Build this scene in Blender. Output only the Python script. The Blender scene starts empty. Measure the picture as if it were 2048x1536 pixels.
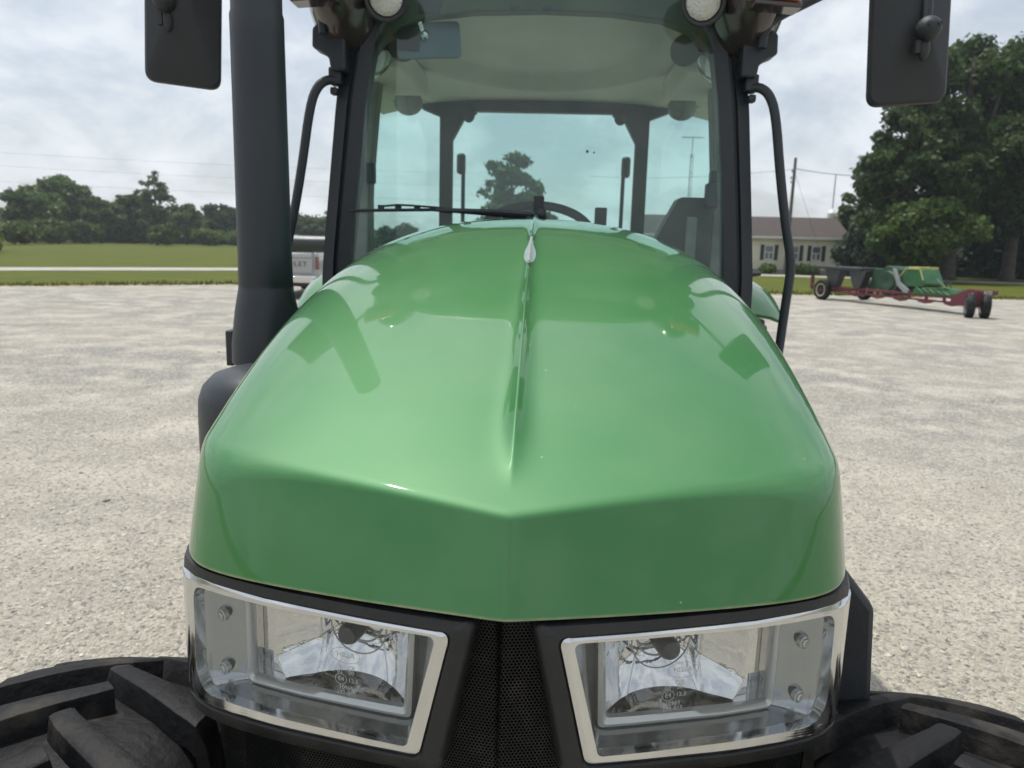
import bpy, bmesh, math, random
import numpy as np
from mathutils import Vector, Matrix, Quaternion
rad = math.radians
rng = random.Random(7)
nr = np.random.default_rng(7)
for d in (bpy.data.objects, bpy.data.meshes):
    for o in list(d): d.remove(o)
sc = bpy.context.scene
COL = sc.collection

SUNV = (-.25, .19, .94); SUNE = 4.1; SKYS = .12; EXPO = -0.24
AUR = 1.0
CLO, CHI = .48, .97; CLOUD = (8.7, 9.2, 9.7)
HWIN = (9.63, 11.44, 13.03)

# ------------------------------------------------------------------ materials
def nodes(m):
    m.use_nodes = True
    return m.node_tree.nodes, m.node_tree.links
def mat(name, col, rough=.5, metal=0., col2=None, nscale=5., detail=4., bump=0., bscale=40., coat=0., crough=.05,
        spec=.5, lo=.35, hi=.65, rvar=0., trans=0., stretch=None, obj_noise=True, emis=None):
    m = bpy.data.materials.new(name)
    n, l = nodes(m)
    p = n['Principled BSDF']
    p.inputs['Base Color'].default_value = (*col, 1)
    p.inputs['Roughness'].default_value = rough
    p.inputs['Metallic'].default_value = metal
    p.inputs['Coat Weight'].default_value = coat
    p.inputs['Coat Roughness'].default_value = crough
    p.inputs['Specular IOR Level'].default_value = spec
    if emis:
        p.inputs['Emission Color'].default_value = (*emis[:3], 1); p.inputs['Emission Strength'].default_value = emis[3]
    tc = n.new('ShaderNodeTexCoord')
    src = tc.outputs['Object']
    if stretch:
        mp = n.new('ShaderNodeMapping'); mp.inputs['Scale'].default_value = stretch
        l.new(src, mp.inputs['Vector']); src = mp.outputs[0]
    if col2 is not None or rvar:
        t = n.new('ShaderNodeTexNoise'); t.inputs['Scale'].default_value = nscale; t.inputs['Detail'].default_value = detail
        l.new(src, t.inputs['Vector'])
        r = n.new('ShaderNodeMapRange'); r.inputs[1].default_value = lo; r.inputs[2].default_value = hi
        l.new(t.outputs[0], r.inputs[0])
        if col2 is not None:
            mx = n.new('ShaderNodeMix'); mx.data_type = 'RGBA'
            mx.inputs[6].default_value = (*col, 1); mx.inputs[7].default_value = (*col2, 1)
            l.new(r.outputs[0], mx.inputs[0]); l.new(mx.outputs[2], p.inputs['Base Color'])
        if rvar:
            r2 = n.new('ShaderNodeMapRange'); r2.inputs[3].default_value = rough; r2.inputs[4].default_value = rough + rvar
            l.new(r.outputs[0], r2.inputs[0]); l.new(r2.outputs[0], p.inputs['Roughness'])
    if bump:
        t = n.new('ShaderNodeTexNoise'); t.inputs['Scale'].default_value = bscale; t.inputs['Detail'].default_value = 5
        l.new(src, t.inputs['Vector'])
        b = n.new('ShaderNodeBump'); b.inputs['Strength'].default_value = bump; b.inputs['Distance'].default_value = .01
        l.new(t.outputs[0], b.inputs['Height']); l.new(b.outputs[0], p.inputs['Normal'])
    return m

def glass_mat(name, tint, refl=1.0, rough=0.0, haze=0.0, hazecol=(.5, .5, .5), bump=0):
    """a thin pane: tinted see-through plus mirror reflection by Fresnel and a little dust"""
    m = bpy.data.materials.new(name); n, l = nodes(m)
    n.remove(n['Principled BSDF']); out = n['Material Output']
    tr = n.new('ShaderNodeBsdfTransparent'); tr.inputs[0].default_value = (*tint, 1)
    gl = n.new('ShaderNodeBsdfGlossy'); gl.inputs['Roughness'].default_value = rough; gl.inputs[0].default_value = (.95, 1, .97, 1)
    lw = n.new('ShaderNodeLayerWeight'); lw.inputs[0].default_value = .5
    fr = n.new('ShaderNodeMath'); fr.operation = 'POWER'; fr.inputs[1].default_value = 5; l.new(lw.outputs['Facing'], fr.inputs[0])
    mu = n.new('ShaderNodeMath'); mu.operation = 'MULTIPLY_ADD'; mu.inputs[1].default_value = .94*refl; mu.inputs[2].default_value = .045*refl; mu.use_clamp = True
    l.new(fr.outputs[0], mu.inputs[0])
    mx = n.new('ShaderNodeMixShader'); l.new(mu.outputs[0], mx.inputs[0]); l.new(tr.outputs[0], mx.inputs[1]); l.new(gl.outputs[0], mx.inputs[2])
    last = mx
    if haze:
        df = n.new('ShaderNodeBsdfDiffuse'); df.inputs[0].default_value = (*hazecol, 1)
        t = n.new('ShaderNodeTexNoise'); t.inputs['Scale'].default_value = 6; t.inputs['Detail'].default_value = 6
        tc = n.new('ShaderNodeTexCoord'); l.new(tc.outputs['Object'], t.inputs['Vector'])
        r = n.new('ShaderNodeMapRange'); r.inputs[1].default_value = .3; r.inputs[2].default_value = .75
        r.inputs[3].default_value = haze*.5; r.inputs[4].default_value = haze*1.4; l.new(t.outputs[0], r.inputs[0])
        m2 = n.new('ShaderNodeMixShader'); l.new(r.outputs[0], m2.inputs[0]); l.new(mx.outputs[0], m2.inputs[1]); l.new(df.outputs[0], m2.inputs[2])
        last = m2
    if bump:
        t = n.new('ShaderNodeTexNoise'); t.inputs['Scale'].default_value = 14
        b = n.new('ShaderNodeBump'); b.inputs['Strength'].default_value = bump; b.inputs['Distance'].default_value = .01
        l.new(t.outputs[0], b.inputs['Height']); l.new(b.outputs[0], gl.inputs['Normal'])
    l.new(last.outputs[0], out.inputs[0])
    return m

def leaf_mat(name, dark, light, trans=.35, scale=.6):
    m = bpy.data.materials.new(name); n, l = nodes(m)
    p = n['Principled BSDF']; out = n['Material Output']
    tc = n.new('ShaderNodeTexCoord')
    t = n.new('ShaderNodeTexNoise'); t.inputs['Scale'].default_value = scale; t.inputs['Detail'].default_value = 6
    l.new(tc.outputs['Object'], t.inputs['Vector'])
    r = n.new('ShaderNodeMapRange'); r.inputs[1].default_value = .35; r.inputs[2].default_value = .68; l.new(t.outputs[0], r.inputs[0])
    mx = n.new('ShaderNodeMix'); mx.data_type = 'RGBA'; mx.inputs[6].default_value = (*dark, 1); mx.inputs[7].default_value = (*light, 1)
    l.new(r.outputs[0], mx.inputs[0]); l.new(mx.outputs[2], p.inputs['Base Color'])
    p.inputs['Roughness'].default_value = .55; p.inputs['Specular IOR Level'].default_value = .3
    tl = n.new('ShaderNodeBsdfTranslucent'); l.new(mx.outputs[2], tl.inputs[0])
    ms = n.new('ShaderNodeMixShader'); ms.inputs[0].default_value = trans
    l.new(p.outputs[0], ms.inputs[1]); l.new(tl.outputs[0], ms.inputs[2]); l.new(ms.outputs[0], out.inputs[0])
    return m

M = {}
def green_paint():
    m = bpy.data.materials.new('green_paint'); n, l = nodes(m); p = n['Principled BSDF']
    p.inputs['Roughness'].default_value = .52; p.inputs['Specular IOR Level'].default_value = .42; p.inputs['Coat Weight'].default_value = 1; p.inputs['Coat Roughness'].default_value = .035
    p.inputs['Coat IOR'].default_value = 1.42; p.inputs['Metallic'].default_value = .2
    tc = n.new('ShaderNodeTexCoord')
    # fine orange peel / flake grain
    a = n.new('ShaderNodeTexNoise'); a.inputs['Scale'].default_value = 1500; a.inputs['Detail'].default_value = 1
    l.new(tc.outputs['Object'], a.inputs['Vector'])
    b = n.new('ShaderNodeBump'); b.inputs['Strength'].default_value = .10; b.inputs['Distance'].default_value = .0005
    l.new(a.outputs[0], b.inputs['Height']); l.new(b.outputs[0], p.inputs['Normal'])
    # dust film, faint
    d = n.new('ShaderNodeTexNoise'); d.inputs['Scale'].default_value = 5; d.inputs['Detail'].default_value = 7
    l.new(tc.outputs['Object'], d.inputs['Vector'])
    r = n.new('ShaderNodeMapRange'); r.inputs[1].default_value = .35; r.inputs[2].default_value = .8; r.inputs[3].default_value = .0; r.inputs[4].default_value = .08
    l.new(d.outputs[0], r.inputs[0])
    # bug specks
    v = n.new('ShaderNodeTexVoronoi'); v.inputs['Scale'].default_value = 26; v.inputs['Randomness'].default_value = 1
    l.new(tc.outputs['Object'], v.inputs['Vector'])
    r3 = n.new('ShaderNodeMapRange'); r3.inputs[1].default_value = .024; r3.inputs[2].default_value = .040; r3.inputs[3].default_value = .6; r3.inputs[4].default_value = 0
    l.new(v.outputs['Distance'], r3.inputs[0])
    sel = n.new('ShaderNodeMath'); sel.operation = 'GREATER_THAN'; sel.inputs[1].default_value = .82
    sp = n.new('ShaderNodeSeparateColor'); l.new(v.outputs['Color'], sp.inputs[0]); l.new(sp.outputs[0], sel.inputs[0])
    mm = n.new('ShaderNodeMath'); mm.operation = 'MULTIPLY'; l.new(sel.outputs[0], mm.inputs[0]); l.new(r3.outputs[0], mm.inputs[1])
    ad = n.new('ShaderNodeMath'); ad.operation = 'ADD'; l.new(mm.outputs[0], ad.inputs[0]); l.new(r.outputs[0], ad.inputs[1])
    mx = n.new('ShaderNodeMix'); mx.data_type = 'RGBA'; mx.inputs[6].default_value = (.024, .158, .034, 1); mx.inputs[7].default_value = (.36, .46, .30, 1)
    l.new(ad.outputs[0], mx.inputs[0])
    # tan grime caught on the lower lip
    sx = n.new('ShaderNodeSeparateXYZ'); l.new(tc.outputs['Object'], sx.inputs[0])
    lo_ = n.new('ShaderNodeMapRange'); lo_.inputs[1].default_value = 1.3188; lo_.inputs[2].default_value = 1.3212; lo_.inputs[3].default_value = .8; lo_.inputs[4].default_value = 0; l.new(sx.outputs[2], lo_.inputs[0])
    g2 = n.new('ShaderNodeTexNoise'); g2.inputs['Scale'].default_value = 60; l.new(tc.outputs['Object'], g2.inputs['Vector'])
    g3 = n.new('ShaderNodeMath'); g3.operation = 'MULTIPLY'; l.new(lo_.outputs[0], g3.inputs[0]); l.new(g2.outputs[0], g3.inputs[1])
    m2 = n.new('ShaderNodeMix'); m2.data_type = 'RGBA'; l.new(g3.outputs[0], m2.inputs[0]); l.new(mx.outputs[2], m2.inputs[6]); m2.inputs[7].default_value = (.42, .33, .20, 1)
    l.new(m2.outputs[2], p.inputs['Base Color'])
    # fine swirl and scuff marks vary the gloss
    sw = n.new('ShaderNodeTexNoise'); sw.inputs['Scale'].default_value = 11; sw.inputs['Detail'].default_value = 9; sw.inputs['Roughness'].default_value = .7; l.new(tc.outputs['Object'], sw.inputs['Vector'])
    s2 = n.new('ShaderNodeMapRange'); s2.inputs[1].default_value = .45; s2.inputs[2].default_value = .75; s2.inputs[3].default_value = .025; s2.inputs[4].default_value = .11; l.new(sw.outputs[0], s2.inputs[0]); l.new(s2.outputs[0], p.inputs['Coat Roughness'])
    return m
M['green'] = green_paint()
M['black'] = mat('black_plastic', (.020, .023, .027), .48, col2=(.032, .035, .038), nscale=9, bump=.15, bscale=350, rvar=.12)
M['satin'] = mat('satin_black_metal', (.018, .023, .030), .40, col2=(.028, .034, .042), nscale=6, rvar=.15, bump=.05, bscale=120)
M['rubber'] = mat('bezel_rubber', (.012, .013, .014), .42, col2=(.03, .028, .024), nscale=14, lo=.5, hi=.8, bump=.12, bscale=240, rvar=.2)
M['tyre'] = mat('tyre_rubber', (.009, .009, .010), .60, col2=(.075, .066, .054), spec=.22, nscale=11, detail=12, lo=.54, hi=.80, bump=.35, bscale=55, rvar=.2)
M['brown'] = mat('roof_underside', (.05, .036, .036), .18, coat=.6, col2=(.035, .028, .03), nscale=3)
M['chrome'] = mat('chrome', (.66, .67, .67), .09, 1., rvar=.12, nscale=60, lo=.4, hi=.9, bump=.03, bscale=25)
M['brushed'] = mat('brushed_silver', (.85, .86, .87), .32, .8)
M['reflector'] = mat('reflector_mirror', (.66, .66, .66), .03, 1., bump=.09, bscale=22)
M['liner'] = mat('lamp_liner', (.34, .36, .38), .16, .9, bump=.03, bscale=14)
M['lamprim'] = mat('lamp_rim', (.55, .56, .54), .25, .55, bump=.02)
M['bulbcap'] = mat('bulb_cap', (.05, .052, .055), .35)
M['grey'] = mat('interior_grey', (.30, .30, .27), .7, col2=(.18, .185, .17), nscale=7, bump=.1, bscale=200)
M['headliner'] = mat('headliner', (.66, .62, .51), .8, col2=(.59, .555, .45), nscale=3, bump=.12, bscale=160)
M['olive'] = mat('olive_header', (.085, .09, .055), .6, col2=(.07, .075, .045), nscale=4)
M['dash'] = mat('dash_plastic', (.03, .036, .04), .55, bump=.1, bscale=150)
M['amber'] = mat('amber_lens', (.75, .14, .015), .12, coat=1, bump=.3, bscale=120)
M['clearlens'] = mat('work_light_lens', (.62, .62, .58), .15, coat=1, bump=.8, bscale=160)
M['lampgl'] = glass_mat('headlamp_clear_lens', (.96, .97, .97), .8, .0, haze=.035, hazecol=(.6, .6, .55))
M['emb'] = glass_mat('embossed_glass', (.9, .9, .88), 2.0, .25, haze=.38, hazecol=(.75, .75, .70))
M['windshield'] = glass_mat('windshield_glass', (.70, .885, .85), 1.1, .0, haze=.05, hazecol=(.45, .52, .50))
M['rearglass'] = glass_mat('rear_glass', (.80, .93, .90), .8, .0, haze=.03, hazecol=(.5, .55, .55))
M['mirrorglass'] = mat('mirror_back', (.10, .125, .16), .3, coat=.5)
M['white'] = mat('white_steel', (.62, .6, .56), .5, col2=(.4, .36, .3), nscale=8, lo=.5, hi=.8)

M['void'] = mat('radiator_black', (.003, .003, .003), .8, spec=.1)
def grille_mat():
    m = bpy.data.materials.new('perforated_steel'); n, l = nodes(m); p = n['Principled BSDF']; out = n['Material Output']
    p.inputs['Roughness'].default_value = .38; p.inputs['Specular IOR Level'].default_value = .3
    uv = n.new('ShaderNodeUVMap')
    sx = n.new('ShaderNodeSeparateXYZ'); l.new(uv.outputs[0], sx.inputs[0])
    def math_(op, a, b=None):
        k = n.new('ShaderNodeMath'); k.operation = op
        for i, v in enumerate((a, b)):
            if v is None: continue
            if isinstance(v, (int, float)): k.inputs[i].default_value = v
            else: l.new(v, k.inputs[i])
        return k.outputs[0]
    P = .0042
    def latt(off):
        x = math_('SUBTRACT', math_('FRACT', math_('ADD', math_('DIVIDE', sx.outputs[0], P), off)), .5)
        y = math_('MULTIPLY', math_('SUBTRACT', math_('FRACT', math_('ADD', math_('DIVIDE', sx.outputs[1], P*1.7320508), off)), .5), 1.7320508)
        return math_('SQRT', math_('ADD', math_('MULTIPLY', x, x), math_('MULTIPLY', y, y)))
    d = math_('MINIMUM', latt(0), latt(.5))
    hole = math_('LESS_THAN', d, .36)
    tr = n.new('ShaderNodeBsdfTransparent'); mx = n.new('ShaderNodeMixShader')
    l.new(hole, mx.inputs[0]); l.new(p.outputs[0], mx.inputs[1]); l.new(tr.outputs[0], mx.inputs[2]); l.new(mx.outputs[0], out.inputs[0])
    t = n.new('ShaderNodeTexNoise'); t.inputs['Scale'].default_value = 30; t.inputs['Detail'].default_value = 6
    tc = n.new('ShaderNodeTexCoord'); l.new(tc.outputs['Object'], t.inputs['Vector'])
    r = n.new('ShaderNodeMapRange'); r.inputs[1].default_value = .55; r.inputs[2].default_value = .8; l.new(t.outputs[0], r.inputs[0])
    c = n.new('ShaderNodeMix'); c.data_type = 'RGBA'; c.inputs[6].default_value = (.005, .006, .007, 1); c.inputs[7].default_value = (.035, .033, .030, 1)
    l.new(r.outputs[0], c.inputs[0]); l.new(c.outputs[2], p.inputs['Base Color'])
    return m
M['grille'] = grille_mat()

# ------------------------------------------------------------------ mesh builder
class MB:
    def __init__(s): s.v = []; s.f = []; s.uv = None
    def add(s, vs, fs):
        o = len(s.v); s.v += [tuple(map(float, v)) for v in vs]; s.f += [tuple(i+o for i in f) for f in fs]; return s
    def box(s, c, size, rot=None, taper=(1, 1)):
        x, y, z = [k/2 for k in size]; vs = []
        for dz in (-1, 1):
            tx, ty = (1, 1) if dz < 0 else taper
            for dx, dy in ((-1, -1), (1, -1), (1, 1), (-1, 1)):
                v = Vector((dx*x*tx, dy*y*ty, dz*z))
                if rot is not None: v = rot @ v
                vs.append(v + Vector(c))
        return s.add(vs, [(0, 3, 2, 1), (4, 5, 6, 7), (0, 1, 5, 4), (1, 2, 6, 5), (2, 3, 7, 6), (3, 0, 4, 7)])
    def hexa(s, b, t):   # bottom quad, top quad
        return s.add(list(b)+list(t), [(0, 3, 2, 1), (4, 5, 6, 7), (0, 1, 5, 4), (1, 2, 6, 5), (2, 3, 7, 6), (3, 0, 4, 7)])
    def prism(s, poly, off):   # planar polygon (3d) extruded by vector
        n = len(poly); vs = [Vector(p) for p in poly] + [Vector(p)+Vector(off) for p in poly]
        return s.add(vs, [tuple(range(n))[::-1], tuple(range(n, 2*n))] + [(i, (i+1) % n, n+(i+1) % n, n+i) for i in range(n)])
    def loft(s, loops, cap0=True, cap1=True, closed=True):
        n = len(loops[0]); vs = [p for L in loops for p in L]; fs = []
        for k in range(len(loops)-1):
            for i in range(n if closed else n-1):
                j = (i+1) % n; fs.append((k*n+i, k*n+j, (k+1)*n+j, (k+1)*n+i))
        if cap0: fs.append(tuple(range(n))[::-1])
        if cap1: fs.append(tuple(range((len(loops)-1)*n, len(loops)*n)))
        return s.add(vs, fs)
    def lathe(s, prof, c, axis=(0, 0, 1), n=40, cap=True):   # prof (r, h)
        ax = Vector(axis).normalized(); q = Vector((0, 0, 1)).rotation_difference(ax)
        loops = [[q @ Vector((r*math.cos(2*math.pi*i/n), r*math.sin(2*math.pi*i/n), h)) + Vector(c) for i in range(n)] for r, h in prof]
        return s.loft(loops, cap, cap)
    def tube(s, path, r, n=12, smooth=0, flat=1.):
        P = [Vector(p) for p in path]
        for _ in range(smooth):
            Q = [P[0]]
            for a, b in zip(P[:-1], P[1:]): Q += [a*.75+b*.25, a*.25+b*.75]
            P = Q+[P[-1]]
        loops = []; up = None
        for i, p in enumerate(P):
            t = (P[min(i+1, len(P)-1)]-P[max(i-1, 0)]).normalized()
            if up is None: up = t.orthogonal().normalized()
            up = (up - t*up.dot(t)).normalized(); sd = t.cross(up)
            rr = r(i/(len(P)-1)) if callable(r) else r
            loops.append([p+up*rr*math.cos(2*math.pi*k/n)+sd*rr*flat*math.sin(2*math.pi*k/n) for k in range(n)])
        return s.loft(loops)
    def ell(s, c, rx, ry, rz, n=20, m=12, rot=None):
        loops = []
        for j in range(m+1):
            a = -math.pi/2+math.pi*j/m; a = max(min(a, math.pi/2-.02), -math.pi/2+.02)
            L = []
            for i in range(n):
                b = 2*math.pi*i/n; v = Vector((rx*math.cos(a)*math.cos(b), ry*math.cos(a)*math.sin(b), rz*math.sin(a)))
                if rot is not None: v = rot @ v
                L.append(v+Vector(c))
            loops.append(L)
        return s.loft(loops)
    def grid(s, fn, nu, nv):   # fn(u,v) in 0..1
        vs = [fn(i/nu, j/nv) for j in range(nv+1) for i in range(nu+1)]
        return s.add(vs, [(j*(nu+1)+i, j*(nu+1)+i+1, (j+1)*(nu+1)+i+1, (j+1)*(nu+1)+i) for j in range(nv) for i in range(nu)])
    def torus(s, c, R, r, axis=(0, 0, 1), n=48, m=12):
        ax = Vector(axis).normalized(); q = Vector((0, 0, 1)).rotation_difference(ax); vs = []; fs = []
        for i in range(n):
            a = 2*math.pi*i/n
            for j in range(m):
                b = 2*math.pi*j/m; rr = R+r*math.cos(b)
                vs.append(q @ Vector((rr*math.cos(a), rr*math.sin(a), r*math.sin(b)))+Vector(c))
        for i in range(n):
            for j in range(m): fs.append((i*m+j, ((i+1) % n)*m+j, ((i+1) % n)*m+(j+1) % m, i*m+(j+1) % m))
        return s.add(vs, fs)
    def build(s, name, material, parent=None, smooth=35, bevel=0, fix=True, loc=None):
        me = bpy.data.meshes.new(name)
        vs = s.v
        origin = Vector((0, 0, 0))
        if parent is None and loc is not None:
            origin = Vector(loc); vs = [tuple(Vector(v)-origin) for v in vs]
        me.from_pydata(vs, [], s.f); me.update()
        if fix:
            b = bmesh.new(); b.from_mesh(me); bmesh.ops.recalc_face_normals(b, faces=b.faces); b.to_mesh(me); b.free()
        if smooth:
            me.shade_smooth()
            if smooth < 180: me.set_sharp_from_angle(angle=rad(smooth))
        me.materials.append(material)
        o = bpy.data.objects.new(name, me); COL.objects.link(o)
        if parent is not None:
            o.parent = parent
            w = Vector((0, 0, 0)); q = parent
            while q is not None: w += q.location; q = q.parent
            o.location = -w
        elif loc is not None: o.location = origin
        if bevel:
            bv = o.modifiers.new('bevel', 'BEVEL'); bv.width = bevel; bv.segments = 2; bv.limit_method = 'ANGLE'; bv.angle_limit = rad(35)
        return o

def tag(o, label=None, cat=None, group=None, kind=None):
    if label: o['label'] = label
    if cat: o['category'] = cat
    if group: o['group'] = group
    if kind: o['kind'] = kind
    return o
def empty(name, loc, label, cat, group=None):
    o = bpy.data.objects.new(name, None); o.empty_display_size = .2; COL.objects.link(o); o.location = loc
    return tag(o, label, cat, group)
def copy_tree(o, parent=None):
    c = o.copy(); COL.objects.link(c); c.parent = parent
    for ch in list(o.children): copy_tree(ch, c)
    return c
def text(name, body, size, matrix, material, parent, extrude=.001, space=1., bold=0):
    cu = bpy.data.curves.new('t', 'FONT'); cu.body = body; cu.size = size; cu.extrude = extrude; cu.align_x = 'CENTER'; cu.align_y = 'CENTER'
    cu.space_character = space; cu.offset = bold
    t = bpy.data.objects.new('t', cu); COL.objects.link(t)
    dg = bpy.context.evaluated_depsgraph_get(); dg.update()
    me = bpy.data.meshes.new_from_object(t.evaluated_get(dg)); bpy.data.objects.remove(t)
    me.transform(matrix); me.materials.clear(); me.materials.append(material)
    o = bpy.data.objects.new(name, me); COL.objects.link(o)
    if parent is not None:
        o.parent = parent
        w = Vector((0, 0, 0)); q = parent
        while q is not None: w += q.location; q = q.parent
        o.location = -w
    return o

# ------------------------------------------------------------------ tractor
TR = empty('tractor', (0, 2.0, 0), 'green farm tractor seen head on, black exhaust stack beside its glossy rounded hood', 'tractor')

# hood: implicit dome cut by a V shaped front, marched out from an inner axis
def Yf(X):
    a = np.abs(X)/.415
    return .712 + .19*(np.sqrt(X*X+.006**2)-.006) + .033*a**3 + .062*np.minimum(a, 1.3)**14
def prof(Y):
    S = np.clip((Y-.80)/(2.14-.80), -.25, 1.15)
    q = np.clip(1-S, 0, None)
    zc = 1.450+(1.768-1.450)*(1-q**1.98)
    w = .402+(.430-.402)*S+.022*4*S*(1-S)
    w = np.maximum(w, .36)
    h = .085+(.235-.085)*S
    n = 2.95+(2.415-2.95)*np.clip(S, 0, 1)**.7
    return zc, w, h, n
def ridge(X, Y):
    t = np.clip((Y-.768)/.57, 0, 1.6)
    s = np.clip(t/.22, 0, 1); H = .020*(s*s*(3-2*s))*(1-.25*np.clip(t, 0, 1))
    wd = .0105*np.clip(1-t, 0, 1)**1.0+.0065
    x = np.sqrt(X*X+.0016**2)
    core = np.exp(-x/wd)
    val = -.26*np.exp(-(x/(2.3*wd))**2)*np.clip(1.2-t, 0, 1)
    return H*(core+val)
def field(X, Y, Z):
    zc, w, h, n = prof(Y)
    z = Z-ridge(X, Y)
    zs = zc-h
    up = np.maximum(z-zs, 0)/h
    fl = np.clip((1.5-Y)/.5, 0, 1)
    w = w+fl*.26*np.clip(zs+.015-z, 0, .12)
    g = (np.abs(X/w)**n + up**n)**(1/n)
    fb = (g-1)*(h*.5+w*.25)*1.3
    ff = -(Y-Yf(X)-.28*(Z-1.318)**1.0)
    k = .009+.030*np.clip(np.abs(X)/.42, 0, 1)**3
    hh = np.maximum(k-np.abs(fb-ff), 0)/k
    return np.maximum(fb, ff)+hh*hh*k*.25
def march(O, D):
    lo = np.zeros(len(D)); hi = np.full(len(D), 1.2)
    for _ in range(34):
        mid = (lo+hi)/2; P = O+D*mid[:, None]
        inside = field(P[:, 0], P[:, 1], P[:, 2]) < 0
        lo = np.where(inside, mid, lo); hi = np.where(inside, hi, mid)
    return O+D*lo[:, None]
def make_hood():
    NA = 241
    tt = np.linspace(-1, 1, NA)
    # lateral angle, denser round the ridge
    A = np.sign(tt)*(np.abs(tt)*.35+np.abs(tt)**2.2*.65)*math.pi/2
    rows = []
    Y0 = 1.02; zb = 1.318
    # front fan
    bs = np.concatenate([np.linspace(90, 74, 14), np.linspace(73, 58, 44), np.linspace(57, 0, 60)])
    for b in bs:
        b = math.radians(b)
        D = np.stack([np.sin(A), -np.cos(A)*math.sin(b), np.cos(A)*math.cos(b)], 1)
        D[:, 2] *= 1
        D /= np.linalg.norm(D, axis=1)[:, None]
        rows.append(march(np.tile([0, Y0, zb], (NA, 1)), D))
    for y in np.linspace(Y0+.012, 2.15, 90):
        D = np.stack([np.sin(A), np.zeros(NA), np.cos(A)], 1)
        rows.append(march(np.tile([0, y, zb], (NA, 1)), D))
    # rear lip turned down
    last = rows[-1]
    for k in range(1, 4):
        c = last.copy(); c[:, 1] += .006*k; c[:, 0] *= 1-.006*k*k; c[:, 2] = zb+(c[:, 2]-zb)*(1-.012*k*k); rows.append(c)
    V = np.concatenate(rows); R = len(rows)
    F = [(j*NA+i, j*NA+i+1, (j+1)*NA+i+1, (j+1)*NA+i) for j in range(R-1) for i in range(NA-1)]
    m = MB(); m.v = V.tolist(); m.f = F
    return m.build('hood', M['green'], TR, smooth=180, fix=True)
hood = make_hood()
def hood_z(x, y):
    z = np.linspace(1.0, 1.9, 2000); f = field(np.full(2000, x), np.full(2000, y), z)
    return float(z[np.where(f < 0)[0][-1]])
# chrome spear emblem on the ridge
def make_emblem():
    m = MB(); loops = []
    for k in range(13):
        t = k/12; y = 1.335+.20*t
        w = .0130*math.sin(math.pi*t**.9)**.8+.0012; z = hood_z(.012, y)
        top = z+.004+.011*math.sin(math.pi*min(1, t*.9+.05))
        loops.append([(-w, y, z-.004), (-w*.45, y, z+(top-z)*.5), (0, y, top), (w*.45, y, z+(top-z)*.5), (w, y, z-.004)])
    m.loft(loops, closed=False, cap0=False, cap1=False)
    o = m.build('hood_emblem', M['brushed'], TR, smooth=30)
    s = MB(); s.tube([(0, 1.34, hood_z(0, 1.34)+.006), (0, 1.43, hood_z(.012, 1.43)+.0165), (0, 1.53, hood_z(.012, 1.53)+.010)], .0028, 8)
    s.build('emblem_blade', M['brushed'], o)
make_emblem()

# front plan curve below the hood
CX = np.array([0, .06, .15, .26, .32, .362, .392, .410, .417, .420, .420, .420]); CY = np.array([.712, .722, .744, .775, .797, .816, .838, .866, .90, .98, 1.2, 2.2])
_u = np.r_[0, np.cumsum(np.hypot(np.diff(CX), np.diff(CY)))]
_ss = np.linspace(0, _u[-1], 1600); _x = np.interp(_ss, _u, CX); _y = np.interp(_ss, _u, CY)
_k = np.hanning(25); _k /= _k.sum()
def _sm(a, odd):
    p = 12; pre = (2*a[0]-a[1:p+1][::-1]) if odd else a[1:p+1][::-1]
    b = np.r_[pre, a, np.repeat(a[-1], p)+(a[-1]-a[-2])*np.arange(1, p+1)]
    return np.convolve(b, _k, 'valid')
_x = _sm(_x, True); _x[0] = 0; _y = _sm(_y, True)
def FM(s, z, d=0., side=1):
    """front surface: s along the nose, z height, d depth inwards"""
    a = abs(s); sg = 1 if s >= 0 else -1
    X = float(np.interp(a, _ss, _x)); Y = float(np.interp(a, _ss, _y))
    e = .004; X1 = float(np.interp(a+e, _ss, _x)); Y1 = float(np.interp(a+e, _ss, _y))
    a0 = max(a-e, 0); X0 = float(np.interp(a0, _ss, _x)); Y0 = float(np.interp(a0, _ss, _y))
    tx, ty = X1-X0, Y1-Y0; L = math.hypot(tx, ty); nx, ny = -ty/L, tx/L   # inward normal for +side
    return Vector((side*sg*(X+nx*d), Y+ny*d, z))
def rpoly(cs, nc=7, ne=16):
    pts = []; n = len(cs)
    for i in range(n):
        x, y, r = cs[i]; p = Vector((x, y)); a = Vector(cs[i-1][:2]); b = Vector(cs[(i+1) % n][:2])
        da = (a-p).normalized(); db = (b-p).normalized(); ang = da.angle(db); t = r/math.tan(ang/2)
        p0 = p+da*t; p1 = p+db*t
        for k in range(nc+1):
            f = k/nc; pts.append(p0*(1-f)**2+p*2*f*(1-f)+p1*f*f)
        nx, ny, nr_ = cs[(i+1) % n]; q = Vector((nx, ny)); c = Vector(cs[(i+2) % n][:2]); ang2 = (p-q).angle(c-q)
        q0 = q+(p-q).normalized()*(nr_/math.tan(ang2/2))
        for k in range(1, ne): pts.append(p1.lerp(q0, k/ne))
    return pts
def face_loops(loops, side):
    return [[FM(p.x, p.y, d, side) for p in rpoly(cs)] for cs, d in loops]
O_ = [(.030, 1.3135, .012), (.62, 1.3135, .01), (.62, 1.098, .05), (.070, 1.122, .030)]
C_out = [(.0575, 1.2975, .011), (.60, 1.2975, .01), (.60, 1.125, .06), (.093, 1.1445, .014)]
C_mid = [(.0625, 1.2945, .010), (.50, 1.2945, .02), (.50, 1.132, .05), (.0965, 1.149, .012)]
C_in = [(.0725, 1.2915, .008), (.398, 1.2885, .022), (.402, 1.150, .036), (.106, 1.1555, .008)]
LL = [(.112, 1.283, .004), (.350, 1.283, .006), (.350, 1.156, .010), (.117, 1.163, .008)]
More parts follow.
